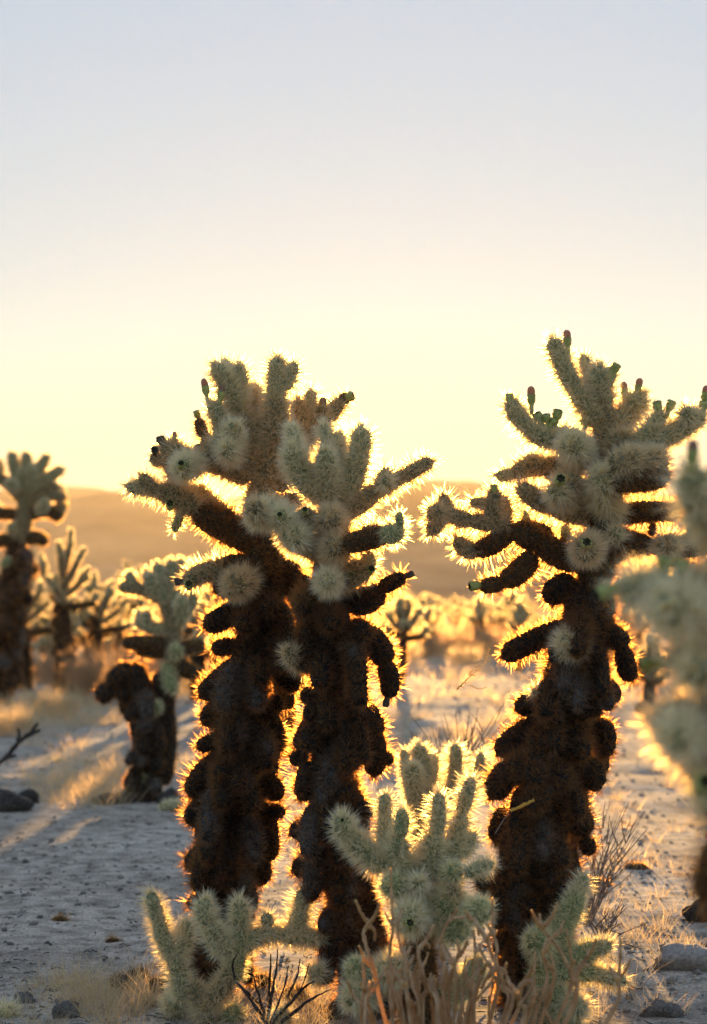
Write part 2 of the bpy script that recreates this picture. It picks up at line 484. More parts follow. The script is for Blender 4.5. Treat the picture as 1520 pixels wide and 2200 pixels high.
    def fill(s, n, seed, kinds='PPS', yr=(0, 1200), r=(19, 26)):
        """more joints on the near and far faces of the crown"""
        rnd = random.Random(seed)
        live = [q for q in s.known if yr[0] < q[1] < yr[1] and q[3] > (22 if r[0] > 16 else 10)]
        for i in range(n):
            x, y, d, q = rnd.choice(live)
            side = -1 if rnd.random() < 0.35 else 1
            L = rnd.uniform(50, 80); a = rnd.uniform(-1.2, 1.2)
            ex, ey = math.sin(a) * L * 0.45, -abs(math.cos(a)) * L * rnd.uniform(0.3, 0.8)
            out = side * L * rnd.uniform(0.6, 1.0) * s.mpp
            s.seg(rnd.choice(kinds), rnd.uniform(*r), [x, y, x + ex * 0.45, y + ey * 0.3, x + ex, y + ey], de=out, d0=d, split=False)
    def stubs(s, n, seed, kinds='DDA', r=(16, 27), length=(85, 160), yr=(1300, 2000), front=True):
        """dead joints that hang round the trunk on its near and far sides"""
        rnd = random.Random(seed)
        tr = [q for q in s.known[:s.ntr]]
        for i in range(n):
            y = yr[0] + (yr[1] - yr[0]) * (i + rnd.random()) / n
            near = sorted(tr, key=lambda q: abs(q[1] - y))[0]
            side = -1 if (front and rnd.random() < 0.8) else 1
            az = rnd.uniform(-0.9, 0.9) if rnd.random() < 0.75 else rnd.choice((-1, 1)) * rnd.uniform(1.0, 1.35)
            rad = rnd.uniform(*r); L = rnd.uniform(*length)
            x0 = near[0] + math.sin(az) * near[3] * 0.5
            if abs(az) > 0.95: rad *= 0.75; L *= 0.75
            d0 = near[2] + side * near[3] * 0.6 * s.mpp
            dx = math.sin(az) * L * 0.45; dy = L * rnd.uniform(0.35, 1.0)
            out = side * (near[3] * 0.30 + L * 0.55) * s.mpp
            mid = (x0 + dx * 0.7, y + dy * 0.15)
            s.seg(rnd.choice(kinds), rad, [x0, y, mid[0], mid[1], x0 + dx, y + dy], de=out, d0=d0, split=False, bump=0.10)

# ------------------------------------------------------------------ ground, hills, haze
gm, N_, L_ = newmat('desert_sand')
M['ground'] = gm
tc = N_.new('ShaderNodeTexCoord')
def nz(scale, det=6):
    n = N_.new('ShaderNodeTexNoise'); n.inputs['Scale'].default_value = scale; n.inputs['Detail'].default_value = det
    L_.new(tc.outputs['Object'], n.inputs[0]); return n
n1 = nz(0.9); n2 = nz(14); n3 = nz(120, 4)
cr = N_.new('ShaderNodeValToRGB'); cr.color_ramp.elements[0].position = 0.38; cr.color_ramp.elements[1].position = 0.62
cr.color_ramp.elements[0].color = (0.34, 0.29, 0.24, 1); cr.color_ramp.elements[1].color = (0.51, 0.44, 0.37, 1)
L_.new(n1.outputs[0], cr.inputs[0])
cr2 = N_.new('ShaderNodeValToRGB'); cr2.color_ramp.elements[0].position = 0.35; cr2.color_ramp.elements[1].position = 0.6
cr2.color_ramp.elements[0].color = (0.55, 0.55, 0.55, 1); cr2.color_ramp.elements[1].color = (1.1, 1.1, 1.1, 1)
L_.new(n2.outputs[0], cr2.inputs[0])
cr3 = N_.new('ShaderNodeValToRGB'); cr3.color_ramp.elements[0].position = 0.38; cr3.color_ramp.elements[1].position = 0.62
cr3.color_ramp.elements[0].color = (0.6, 0.6, 0.6, 1); cr3.color_ramp.elements[1].color = (1.15, 1.15, 1.15, 1)
L_.new(n3.outputs[0], cr3.inputs[0])
ma = N_.new('ShaderNodeMix'); ma.data_type = 'RGBA'; ma.blend_type = 'MULTIPLY'; ma.inputs[0].default_value = 1
L_.new(cr.outputs[0], ma.inputs[6]); L_.new(cr2.outputs[0], ma.inputs[7])
mb = N_.new('ShaderNodeMix'); mb.data_type = 'RGBA'; mb.blend_type = 'MULTIPLY'; mb.inputs[0].default_value = 1
L_.new(ma.outputs[2], mb.inputs[6]); L_.new(cr3.outputs[0], mb.inputs[7])
b_ = N_.new('ShaderNodeBsdfPrincipled'); b_.inputs['Roughness'].default_value = 0.95; b_.inputs['Specular IOR Level'].default_value = 0.1
L_.new(mb.outputs[2], b_.inputs['Base Color'])
add = N_.new('ShaderNodeMath'); add.operation = 'MULTIPLY_ADD'; add.inputs[1].default_value = 0.25
L_.new(n3.outputs[0], add.inputs[0]); L_.new(n2.outputs[0], add.inputs[2])
bp = N_.new('ShaderNodeBump'); bp.inputs['Strength'].default_value = 0.7; bp.inputs['Distance'].default_value = 0.017
L_.new(add.outputs[0], bp.inputs['Height']); L_.new(bp.outputs[0], b_.inputs['Normal'])
o_ = N_.new('ShaderNodeOutputMaterial'); L_.new(b_.outputs[0], o_.inputs[0])

def axis(near, far, n0, step):
    a = list(np.arange(-near, near + 1e-6, step)); k = step
    v = near
    while v < far:
        k *= 1.22; v += k; a.append(v); a.insert(0, -v)
    return np.array(a)
xs = axis(5, 1400, 0, 0.10)
ys = axis(9, 1400, 0, 0.10) + 8
X, Y = np.meshgrid(xs, ys)
Z = np.array([[ground_z(x, y) for x in xs] for y in ys])
V = np.stack([X, Y, Z], -1).reshape(-1, 3)
nx = len(xs)
i = (np.arange(len(ys) - 1)[:, None] * nx + np.arange(nx - 1)[None, :])
Fq = np.stack([i, i + 1, i + nx + 1, i + nx], -1).reshape(-1, 4)
obj('ground', mesh_from('ground', V, [Fq], [gm], smooth=True))['kind'] = 'structure'

M['hill'] = rough_mat('dry_brown_hillside', (0.16, 0.07, 0.025), (0.46, 0.26, 0.12), 0.02, bump=0)
def ridge(name, Yd, depth, prof, seed, label=None):
    """a hill range: prof = crest line as (pixel x, pixel y) seen at distance Yd"""
    px = np.linspace(-1800, 3300, 150)
    py = np.interp(px, [a for a, b in prof], [b for a, b in prof])
    V = []
    rows = 26
    for r in range(rows):
        v = -1 + 2 * r / (rows - 1)
        for x, y in zip(px, py):
            h = (1300 - y) / FPX * Yd + CAM_H
            c = P(x, 1300, Yd + v * depth)
            s = (1 - abs(v)) ** 0.9
            nn = noise.fractal(Vector((c.x / 60, c.y / 60, seed)), 0.9, 2.1, 6)
            V.append((P(x, 1300, Yd).x + (0 if v > 0 else 0), c.y, h * s * (1 + 0.16 * nn * (1 - s) * 2) + (0.9 * nn if s > 0.9 else 0) - (6 if s < 0.02 else 0)))
    n = len(px)
    i = (np.arange(rows - 1)[:, None] * n + np.arange(n - 1)[None, :])
    F = np.stack([i, i + 1, i + n + 1, i + n], -1).reshape(-1, 4)
    o = obj(name, mesh_from(name, V, [F], [M['hill']], smooth=True)); o['kind'] = 'structure'
    return o
ridge('far_mountain_ridge', 930, 160, [(-1800, 1090), (-400, 1060), (0, 1046), (150, 1038), (215, 1042), (260, 1056), (420, 1075), (600, 1062), (760, 1045), (860, 1026),
      (930, 1024), (960, 1029), (1000, 1026), (1040, 1030), (1200, 1040), (1500, 1062), (2000, 1070), (3300, 1110)], 1.0)
ridge('mountain', 760, 160, [(-1800, 1050), (-300, 1088), (0, 1080), (120, 1072), (180, 1064), (240, 1052), (330, 1050), (420, 1058), (520, 1085), (640, 1120), (760, 1140), (880, 1130),
      (1000, 1115), (1200, 1100), (1500, 1080), (3300, 1050)], 5.0)
ridge('low_hill', 540, 140, [(-1800, 1240), (-200, 1225), (150, 1218), (260, 1205), (420, 1225), (600, 1240), (760, 1205), (860, 1196), (960, 1210), (1080, 1228), (1300, 1240), (3300, 1200)], 9.0)

hm, HN, HL = newmat('haze_air')
pv = HN.new('ShaderNodeVolumePrincipled')
pv.inputs['Color'].default_value = (1.0, 0.86, 0.64, 1)
pv.inputs['Density'].default_value = 0.00012
pv.inputs['Anisotropy'].default_value = 0.6
ho = HN.new('ShaderNodeOutputMaterial'); HL.new(pv.outputs[0], ho.inputs['Volume'])
def box(name, a, b, m):
    V = [(x, y, z) for x in (a[0], b[0]) for y in (a[1], b[1]) for z in (a[2], b[2])]
    F = [(0, 1, 3, 2), (4, 6, 7, 5), (0, 4, 5, 1), (2, 3, 7, 6), (0, 2, 6, 4), (1, 5, 7, 3)]
    return obj(name, mesh_from(name, V, [F], [m]))
hz = box('haze', (-1500, -1500, -8), (1500, 1500, 65), hm); hz['kind'] = 'stuff'

# ------------------------------------------------------------------ the three tall chollas
A = Plant('cholla_cactus', 'tall cholla left of the close pair, its wide crown reaching left with one long arm', 4.66, (460, 2135))
A.trunk([452, 2200, 462, 2060, 476, 1907, 498, 1798, 500, 1689, 508, 1580, 532, 1471, 550, 1380, 566, 1289, 574, 1210],
        [55, 51, 55, 68, 70, 65, 56, 51, 51, 48])
A.ntr = len(A.known)
A.run('''
B 46 572 1262 568 1190 566 1130 / 0
S 42 566 1160 562 1095 564 1030 / 0
S 40 564 1050 570 990 582 935 / 0
S 32 586 985 592 925 593 850 / -2
P 26 592 905 594 850 596 785 597 768 / 0
P 19 610 838 624 806 634 780 / 2
S 32 566 1000 528 925 502 862 / 0
P 26 520 905 498 850 478 808 461 783 / -3
P 23 512 870 514 830 515 782 / 2
P 20 504 850 492 810 486 776 / 6
S 24 556 960 549 900 541 838 / 6
P 24 497 965 474 905 456 862 / -5
P 26 520 990 495 950 508 912 / -10
P* 27 486 962 505 985 / -11
S 24 500 990 462 965 438 938 / 2
B 15 440 940 432 915 427 900 / 1
S 36 566 1020 530 985 488 950 / -2
S 28 540 1030 500 1010 455 992 410 990 / -3
P* 34 389 1006 420 995 / -11
S 24 432 994 385 972 345 962 / 2
S 20 345 975 338 985 346 1000 / 1
S 24 360 968 372 1005 392 1040 / 2
B 36 562 1168 510 1148 462 1120 / 0
B 34 520 1150 466 1124 418 1090 / -2
S 30 430 1098 382 1068 336 1054 / -2
P 19 350 1058 310 1049 272 1046 / -2
S 19 338 1056 316 1040 306 1020 / -3
S 30 500 1130 455 1092 412 1050 / 5
S 26 440 1085 405 1060 378 1035 / 4
B 12 489 1115 490 1108 489 1098 / -3
G 12 392 1092 382 1120 375 1142 / 3
S 32 590 1050 628 1000 660 950 / 7
S 26 655 962 672 930 664 888 / 3
S 24 640 960 646 905 640 858 / 4
P 18 660 905 668 870 668 838 / 2
S 22 672 930 708 892 736 862 / 3
B 14 728 868 742 856 752 850 / 1
S 18 690 910 690 890 694 868 / -2
B 20 575 1085 615 1078 655 1072 / 8
B 36 570 1235 510 1222 465 1226 / -2
S 27 500 1222 440 1230 396 1254 / -2
S* 38 497 1262 540 1240 / -12
D 30 540 1250 480 1262 462 1272 / 2
D 36 590 1215 630 1245 652 1290 655 1330 / 5
D 26 655 1300 660 1360 640 1430 / 6
D 30 640 1400 625 1370 600 1330 / 6
''')
A.fruit(444, 846, 100, 9, 22, top=1); A.fruit(474, 856, 80, 9, 20, top=1); A.fruit(427, 898, 110, 8, 20)
A.fruit(434, 960, 200, 10, 18, 'fruitdark'); A.fruit(348, 952, 105, 11, 18, 'fruitdark'); A.fruit(376, 948, 90, 6, 14, top=1)
A.fruit(335, 972, None, 9, 16, 'fruitdark'); A.fruit(368, 1088, None, 11, 18); A.fruit(742, 856, 20, 12, 24)
A.fruit(692, 888, 85, 10, 24, top=1); A.fruit(712, 890, 60, 9, 18); A.fruit(388, 1249, 190, 10, 14, 'fruitdark')
A.fruit(408, 1259, None, 11, 18); A.fruit(514, 1240, 80, 11, 20); A.fruit(392, 1002, None, 9, 16)
A.run('''
D 29 532 1298 480 1328 438 1348 / -3
D 22 510 1384 480 1390 456 1394 / 2
D 30 520 1425 468 1468 430 1498 / -3
D 30 512 1490 466 1528 438 1556 / 4
D 21 492 1584 448 1598 424 1606 / -4
D 31 490 1618 444 1660 408 1712 / -2
D 29 462 1700 424 1745 408 1772 / 3
D 32 490 1780 446 1832 400 1862 / -4
D 28 590 1410 622 1458 650 1474 / -3
D 21 585 1498 590 1512 586 1532 / 3
D 31 560 1522 590 1580 598 1618 / 0
D 23 575 1600 580 1640 578 1668 / -5
D 28 560 1668 590 1700 602 1716 / 3
D 20 572 1740 596 1744 610 1743 / 4
D 34 556 1720 570 1790 574 1852 / 3
D 30 560 1850 558 1876 550 1896 / -5
D 22 440 1935 418 1940 404 1942 / -2
D* 30 550 1505 550 1480 / -12
D* 30 478 1668 485 1640 / -13
D* 38 478 1880 490 1840 / -13
D* 28 545 1650 545 1620 / -12
D* 28 526 1345 530 1320 / -12
D* 30 445 1855 465 1830 / -8
P 16 650 1478 662 1474 668 1472 / 1
''')
A.stubs(44, 3, yr=(1280, 2060))
A.fill(9, 71, yr=(820, 1180))

B = Plant('cholla_cactus', 'tall cholla in the middle, pale upright joints on top, right beside the left one', 4.46, (785, 2180))
B.trunk([790, 2240, 780, 2080, 768, 1960, 742, 1870, 722, 1780, 712, 1690, 716, 1610, 712, 1530, 714, 1455, 708, 1380, 706, 1290, 712, 1215],
        [65, 67, 63, 60, 53, 53, 56, 49, 34, 48, 53, 41])
B.ntr = len(B.known)
B.run('''
B 42 712 1262 710 1215 714 1160 / 0
S 40 714 1185 718 1130 716 1072 / 0
S 34 716 1100 714 1060 712 1010 / 0
P 34 706 1075 662 1035 636 990 628 958 / -4
P 17 640 975 630 935 627 915 / 5
P 27 706 1085 702 1030 699 966 / -6
P 30 732 1080 758 1030 774 965 778 918 / 0
P 22 716 1050 728 990 728 930 / 5
P 20 704 1020 706 960 696 912 / 7
S 27 728 1105 772 1082 815 1048 / 0
S 21 800 1062 838 1040 872 1018 / 0
S 19 858 1032 894 1008 930 990 / 0
S 20 828 1050 826 1030 833 1008 / -2
S 30 704 1190 650 1165 606 1110 / -4
P* 30 546 1114 590 1100 / -9
P* 24 569 1084 600 1105 / -3
P* 31 601 1112 620 1120 / -12
P* 34 626 1150 650 1155 / -13
S* 24 655 1100 665 1125 / -7
S* 34 709 1112 714 1130 / -12
S 30 620 1105 580 1098 545 1104 / 0
S* 34 721 1172 716 1190 / -14
B 26 738 1172 790 1158 838 1146 / 0
G 26 822 1150 845 1146 862 1142 / -4
G 11 858 1140 859 1120 858 1100 / 0
P* 30 703 1246 712 1262 / -15
S 34 714 1250 750 1238 792 1216 / -6
P 18 788 1226 793 1212 792 1186 / -1
D 34 742 1298 790 1290 822 1262 / 0
D 20 815 1266 845 1250 872 1238 / 0
D 12 664 1262 658 1246 656 1236 / 2
B* 34 652 1302 670 1275 / -9
D* 28 712 1340 712 1310 / -12
S 20 668 1430 638 1420 614 1395 / -4
D 28 686 1320 664 1380 656 1442 / -3
D 34 752 1345 806 1382 834 1430 / 0
D 24 826 1420 838 1460 836 1500 / 0
D* 28 780 1365 770 1345 / -9
D 24 684 1494 664 1494 652 1490 / -3
D 30 690 1530 662 1580 640 1612 / -3
D 20 660 1618 640 1628 624 1632 / 2
D 31 680 1640 660 1690 644 1718 / -2
D 38 738 1508 784 1540 806 1592 / 0
D 28 802 1570 806 1620 804 1668 / 0
D 18 810 1622 834 1632 844 1636 / 1
D* 32 742 1650 742 1615 / -12
D* 30 745 1712 740 1690 / -12
D 24 770 1730 786 1745 790 1756 / 2
D 25 690 1760 652 1780 624 1792 / -3
D 30 694 1826 660 1858 630 1874 / -3
D* 36 728 1912 735 1890 / -12
D* 28 776 1908 775 1885 / -10
D* 30 736 1990 740 1965 / -12
''')
B.fruit(797, 1226, None, 10, 16); B.fruit(872, 1238, 20, 8, 22, 'fruitdark'); B.fruit(602, 1110, None, 8, 12)
B.fruit(832, 1500, -100, 8, 22, 'fruitdark'); B.fruit(655, 1100, None, 8, 14); B.fruit(744, 1252, None, 7, 12, 'fruitdark')
B.stubs(44, 5, yr=(1280, 2160))
B.fill(6, 72, yr=(940, 1230))

C = Plant('cholla_cactus', 'tallest cholla at the right, arms on both sides and three cupped green fruits', 4.5, (1140, 2170))
C.trunk([1130, 2250, 1130, 2120, 1138, 1960, 1152, 1840, 1170, 1730, 1190, 1630, 1216, 1531, 1236, 1430, 1258, 1330, 1276, 1240],
        [73, 73, 68, 72, 75, 72, 67, 70, 66, 62])
C.ntr = len(C.known)
C.run('''
B 44 1274 1270 1280 1220 1290 1160 / 0
B 40 1288 1185 1294 1120 1292 1050 / 0
S 38 1292 1070 1294 1010 1300 950 / 0
S 34 1300 975 1302 920 1298 870 / 0
P 30 1288 915 1262 870 1232 832 / -2
P 25 1240 845 1212 790 1186 728 / 0
P 30 1298 880 1290 830 1290 785 / -3
P 18 1275 850 1262 800 1254 765 / 5
G 15 1300 830 1312 808 1318 796 / -2
P 32 1310 930 1345 895 1372 862 / 3
P 30 1350 890 1370 862 1382 846 / -2
S 34 1308 985 1328 962 1342 930 / -5
P 28 1336 975 1378 950 1412 912 / -3
P 22 1395 935 1412 905 1422 884 / 0
P 27 1400 955 1450 930 1512 888 / 0
S 28 1340 985 1380 968 1415 950 / 3
P 34 1280 988 1240 965 1195 925 / -3
P* 40 1226 950 1250 975 / -13
P 26 1205 950 1160 938 1125 910 / 0
P 24 1140 920 1110 892 1096 856 / 0
S 26 1262 1000 1215 1000 1165 1000 / 2
S 24 1180 1004 1138 1004 1098 1020 / 0
P 17 1108 1016 1085 1022 1066 1022 / 0
S 30 1280 1106 1225 1100 1180 1082 / -2
S 26 1195 1090 1150 1072 1116 1042 / -2
S* 28 1222 1030 1250 1060 / -10
S* 30 1200 1062 1225 1085 / -8
P 40 1298 1100 1298 1060 1296 1012 / -14
B 38 1300 1028 1370 1024 1438 1018 / 2
S 34 1310 1000 1370 994 1430 990 / 5
B 26 1310 1108 1380 1100 1462 1100 / 3
B 32 1300 1150 1355 1168 1405 1176 / 0
B 26 1395 1172 1460 1176 1540 1170 / 2
S* 30 1437 1168 1430 1175 / -9
B 9 1400 1150 1400 1138 1401 1124 / 2
G 11 1478 1160 1482 1140 1482 1128 / 2
S* 38 1257 1184 1268 1170 / -15
B 34 1270 1202 1215 1196 1150 1160 / 0
B 32 1170 1172 1130 1150 1098 1132 / 0
B 24 1100 1140 1055 1172 1015 1184 / 0
S 22 1030 1186 1000 1180 980 1155 / 0
S 22 1098 1126 1050 1124 1005 1118 / 0
S 22 1018 1122 985 1112 950 1100 / 0
S 17 965 1106 958 1088 952 1062 / 0
S* 25 930 1100 948 1102 / -6
S 20 950 1108 936 1130 924 1148 / -3
S 20 1062 1136 1058 1090 1064 1050 / -3
S 22 1078 1140 1082 1100 1078 1066 / 3
S 15 1058 1086 1040 1082 1012 1080 / 3
B 28 1150 1190 1112 1232 1075 1252 / 0
B 20 1085 1250 1055 1258 1030 1258 / 0
B 20 1180 1150 1155 1140 1134 1134 / 7
G 12 1128 1130 1128 1115 1126 1100 / 3
G 12 1216 1160 1215 1145 1214 1130 / 5
S 26 1290 1200 1330 1185 1352 1180 / 5
''')
for f in [(1220, 742, 95, 10, 22, 'fruit', 1), (1318, 798, 60, 11, 22), (1342, 850, 95, 9, 20, 'fruit', 1), (1370, 842, 80, 9, 20, 'fruit', 1),
          (1414, 880, 100, 11, 22), (1438, 878, 70, 11, 22), (1511, 880, 90, 11, 22), (1514, 858, 80, 10, 20, 'fruit', 1), (1096, 864, 95, 10, 22),
          (1142, 866, 92, 10, 24, 'fruit', 1), (1160, 902, 120, 12, 20), (1196, 898, 80, 12, 22), (1176, 906, 100, 10, 20), (1253, 920, 80, 11, 22),
          (1199, 1036, None, 13, 20), (1182, 1030, 110, 12, 20, 'fruitdark'), (1227, 1196, None, 12, 20), (1254, 1172, None, 13, 22), (1280, 1192, None, 12, 20),
          (1062, 1056, 90, 9, 18), (1030, 1258, 185, 12, 26), (1186, 912, 60, 10, 18)]:
    C.fruit(*f)
C.run('''
D 34 1240 1250 1196 1268 1188 1300 / 2
D 28 1222 1345 1150 1375 1078 1412 / 0
D 30 1290 1350 1328 1374 1346 1392 / 0
D 24 1336 1388 1346 1430 1358 1464 / 0
P* 38 1216 1388 1236 1380 / -13
D 29 1170 1505 1128 1516 1108 1524 / -2
D 30 1280 1460 1310 1490 1314 1512 / 2
D 31 1168 1550 1108 1586 1068 1622 / 0
D 28 1288 1545 1300 1590 1288 1628 / 3
D* 38 1108 1662 1130 1630 / -12
D 32 1100 1640 1070 1690 1056 1716 / 2
D 36 1240 1630 1272 1670 1260 1694 / 0
D* 38 1192 1680 1200 1650 / -13
D 30 1098 1734 1076 1780 1068 1812 / 0
D 34 1208 1710 1248 1770 1262 1796 / 0
D 20 1258 1796 1264 1822 1266 1838 / 0
D 44 1160 1760 1156 1840 1158 1888 / -9
D 24 1218 1808 1222 1850 1244 1912 / -3
D 26 1196 1880 1208 1896 1216 1908 / -3
D 32 1080 1902 1052 1896 1030 1886 / -4
D* 32 1130 1954 1130 1930 / -12
D* 24 1252 1534 1250 1515 / -9
D* 26 1250 1616 1248 1600 / -10
P* 9 1150 1486 1160 1480 / -11
B* 32 1250 1440 1250 1420 / -9
''')
C.stubs(48, 8, yr=(1290, 2140))
C.fill(11, 73, yr=(800, 1180))

# ------------------------------------------------------------------ young growth in front
Dp = Plant('young_cholla', 'pale young cholla cluster with upright fingers between the two tall dark trunks', 4.22, (880, 2190))
Dp.run('''
B 44 900 2230 900 2120 895 2010 / 0
S 42 898 2040 905 1960 900 1880 / 0
G 32 884 1890 862 1860 846 1830 / -3
P 32 830 1868 776 1822 748 1792 / 0
P 26 756 1802 738 1778 735 1752 / -2
P 22 836 1850 828 1790 828 1742 / 6
P 18 828 1752 827 1730 829 1706 / 0
P 32 850 1880 852 1840 858 1796 / -3
G 18 858 1800 864 1770 864 1738 / 0
P 32 916 1890 930 1840 934 1790 / -3
P 20 934 1800 942 1760 943 1704 / 0
P 26 965 1860 980 1800 994 1745 / 3
P 19 992 1748 1002 1712 1014 1672 / 0
P 17 984 1840 1004 1815 1016 1788 / 3
G* 26 980 1868 960 1885 / -8
P 16 1000 1880 1030 1864 1060 1856 / 2
G* 34 836 1900 870 1910 / -9
P 34 905 1912 888 1930 880 1958 / -6
P* 42 871 1984 884 1956 / -9
P 20 895 1925 898 1910 900 1892 / -8
G* 40 975 1934 940 1950 / -9
G* 32 1045 1952 1010 1960 / -7
G* 36 992 2002 960 1990 / -8
G 36 920 1960 970 1955 1020 1960 / 2
G* 28 755 2074 800 2090 / -8
P* 38 830 2082 860 2080 / -10
P* 36 750 2138 800 2140 / -9
S 34 890 2090 840 2100 780 2110 / -3
G 30 940 2150 1000 2120 1030 2060 / 2
''')
Dp.fruit(879, 1980, None, 11, 18); Dp.fruit(735, 1760, None, 6, 8)

Dp.fill(4, 74, yr=(1850, 2080))

E = Plant('young_cholla', 'soft pale young cholla further back, its rounded tips glowing behind the front pup', 5.6, (915, 2000))
E.run('''
S 34 920 1985 915 1850 910 1720 / 0
S 30 912 1760 905 1710 900 1670 / -2
P 24 905 1700 910 1650 898 1600 / 0
P 24 896 1730 890 1690 884 1644 / -8
P 13 880 1680 872 1650 868 1612 / 3
P 14 922 1690 930 1660 934 1622 / 4
P 20 930 1730 972 1700 978 1650 / 0
P 17 977 1670 980 1640 979 1600 / 0
S 24 930 1740 990 1720 1020 1680 / 2
P 13 1018 1690 1030 1650 1034 1618 / 0
P 12 1030 1690 1044 1665 1046 1640 / 3
''')

F = Plant('young_cholla', 'low young cholla with pale curved arms crossing in front of the left trunk base', 4.36, (440, 2170))
F.run('''
S 24 455 2230 440 2170 410 2110 / 0
P 23 392 2150 384 2090 366 2040 / 0
P 22 374 2060 350 2010 340 1970 / 0
P 19 345 1985 332 1950 324 1918 / -1
P 22 372 2055 398 2020 402 1978 / 5
S 22 440 2160 480 2120 500 2080 / -4
G 24 500 2110 510 2050 516 1990 / 0
P 22 515 2000 518 1970 514 1932 / 0
P 27 506 2052 468 2018 450 1982 / -4
P 23 452 1990 440 1960 442 1930 / 0
P 24 515 2040 560 2008 610 2006 / 3
P 26 600 2006 650 2012 705 2020 / 2
P 25 640 2012 640 1985 650 1950 / 0
P 19 648 1962 650 1935 650 1910 / 0
P* 18 572 1964 578 1990 / -2
''')
Gp = Plant('young_cholla', 'low young cholla at the foot of the right trunk, pale fingers pointing right', 4.3, (1180, 2190))
Gp.run('''
S 30 1150 2250 1165 2180 1180 2110 / 0
G 31 1170 2150 1172 2080 1190 2010 / 0
G 29 1188 2030 1220 1970 1244 1915 / 0
P 17 1238 1930 1250 1900 1258 1880 / 2
G* 36 1150 2010 1170 2040 / -7
G 28 1195 2060 1245 2052 1290 2034 / 0
P 22 1272 2040 1298 2034 1312 2026 / -1
G 28 1195 2090 1240 2086 1285 2092 / 0
P 20 1270 2090 1310 2100 1346 2108 / 0
G 32 1185 2120 1210 2160 1235 2230 / -3
P* 28 1255 2175 1220 2140 / -6
''')

H = Plant('cholla_cactus', 'very close blurred teddy bear cholla cut off by the right edge', 2.3, (1640, 2190), detail=0.9, lenf=1.15)
H.trunk([1720, 2600, 1690, 2300, 1670, 1960, 1640, 1750, 1630, 1560, 1630, 1400, 1620, 1250, 1630, 1100], [90, 90, 88, 90, 84, 80, 70, 60], kind='D')
H.ntr = len(H.known)
H.run('''
S 51 1620 1240 1570 1160 1520 1100 / 0
P 43 1540 1140 1500 1080 1486 1010 / -6
S 48 1600 1300 1520 1270 1450 1262 / -3
P 43 1460 1264 1390 1262 1330 1268 / 0
P* 56 1432 1308 1490 1300 / -10
P 34 1560 1200 1540 1140 1530 1060 / 4
P* 46 1492 1440 1540 1430 / -9
S 44 1600 1500 1500 1530 1415 1540 / -3
P* 46 1445 1590 1490 1560 / -10
S 43 1600 1570 1490 1570 1400 1545 / 3
S 44 1610 1690 1540 1660 1468 1625 / 0
G* 37 1510 1690 1560 1680 / -8
S 43 1620 1770 1570 1750 1515 1710 / 0
B 37 1600 1760 1545 1830 1525 1890 / 0
B 30 1545 1850 1520 1890 1512 1930 / 2
D 34 1620 1880 1580 1930 1540 1970 / 0
P* 43 1550 1360 1600 1360 / -8
S 37 1590 1400 1500 1400 1440 1425 / 2
''')
for f in [(1312, 1268, 200, 17, 36), (1425, 1222, 80, 20, 34), (1458, 1226, 70, 20, 34), (1400, 1428, 180, 18, 34), (1500, 1680, None, 20, 30), (1512, 1706, None, 20, 30), (1488, 990, 90, 14, 30, 'fruit', 1)]:
    H.fruit(*f)
H.stubs(14, 4, r=(36, 46), length=(80, 130), yr=(1450, 2150))

print('HERO', NTRI)

# ------------------------------------------------------------------ plants further back, traced
K = Plant('cholla_cactus', 'forked green and black cholla in the left clearing, its fingers rimmed with light', 9.4, (315, 1710), detail=0.3, rs=1.05)
K.trunk([313, 1730, 313, 1631, 309, 1558, 302, 1485, 291, 1424], [36, 32, 32, 30, 26]); K.ntr = len(K.known)
K.run('''
D 26 290 1435 262 1450 236 1478 / 0
D 22 240 1470 226 1490 224 1512 / 0
D 20 262 1470 270 1500 268 1512 / 0
D 28 345 1690 353 1600 356 1522 / 3
D 24 356 1540 352 1490 345 1440 / 0
S 22 360 1500 371 1431 375 1376 / -4
S 22 374 1385 369 1333 352 1290 / 0
P 17 352 1300 346 1250 338 1209 / 0
P 15 360 1300 356 1250 352 1214 / 6
P 15 340 1290 328 1260 322 1232 / -5
P 15 390 1330 410 1300 424 1262 / -4
P 15 320 1350 305 1330 300 1312 / 4
P 17 370 1335 374 1270 367 1202 / 3
P 16 375 1330 388 1260 389 1200 / 5
P 15 380 1320 402 1270 414 1206 / 0
P 18 385 1345 392 1310 386 1285 / -8
S 17 352 1292 309 1267 255 1260 / 0
P 14 292 1262 282 1245 276 1228 / 0
P 14 330 1276 320 1250 313 1224 / 0
P 17 366 1350 327 1348 291 1334 / 0
P 14 322 1346 316 1330 315 1312 / -3
B 17 366 1384 310 1380 262 1382 / 0
B 16 362 1400 320 1400 290 1392 / 4
B 16 376 1394 410 1390 440 1384 / 2
B 18 374 1420 405 1442 438 1449 / 0
P 15 400 1400 430 1370 440 1340 / 6
G 17 368 1420 362 1450 372 1488 / -6
G* 17 380 1390
G 13 304 1622 300 1640 313 1680 / -6
G* 15 340 1510
''')
K.stubs(16, 2, r=(14, 20), length=(50, 70), yr=(1470, 1700))
I = Plant('cholla_cactus', 'tall shaggy cholla at the left edge with an open candelabra top', 18.0, (0, 1512), detail=0.18, rs=1.15)
I.trunk([-6, 1530, 4, 1440, 10, 1376, 22, 1267, 36, 1187, 46, 1150], [34, 34, 32, 32, 30, 20]); I.ntr = len(I.known)
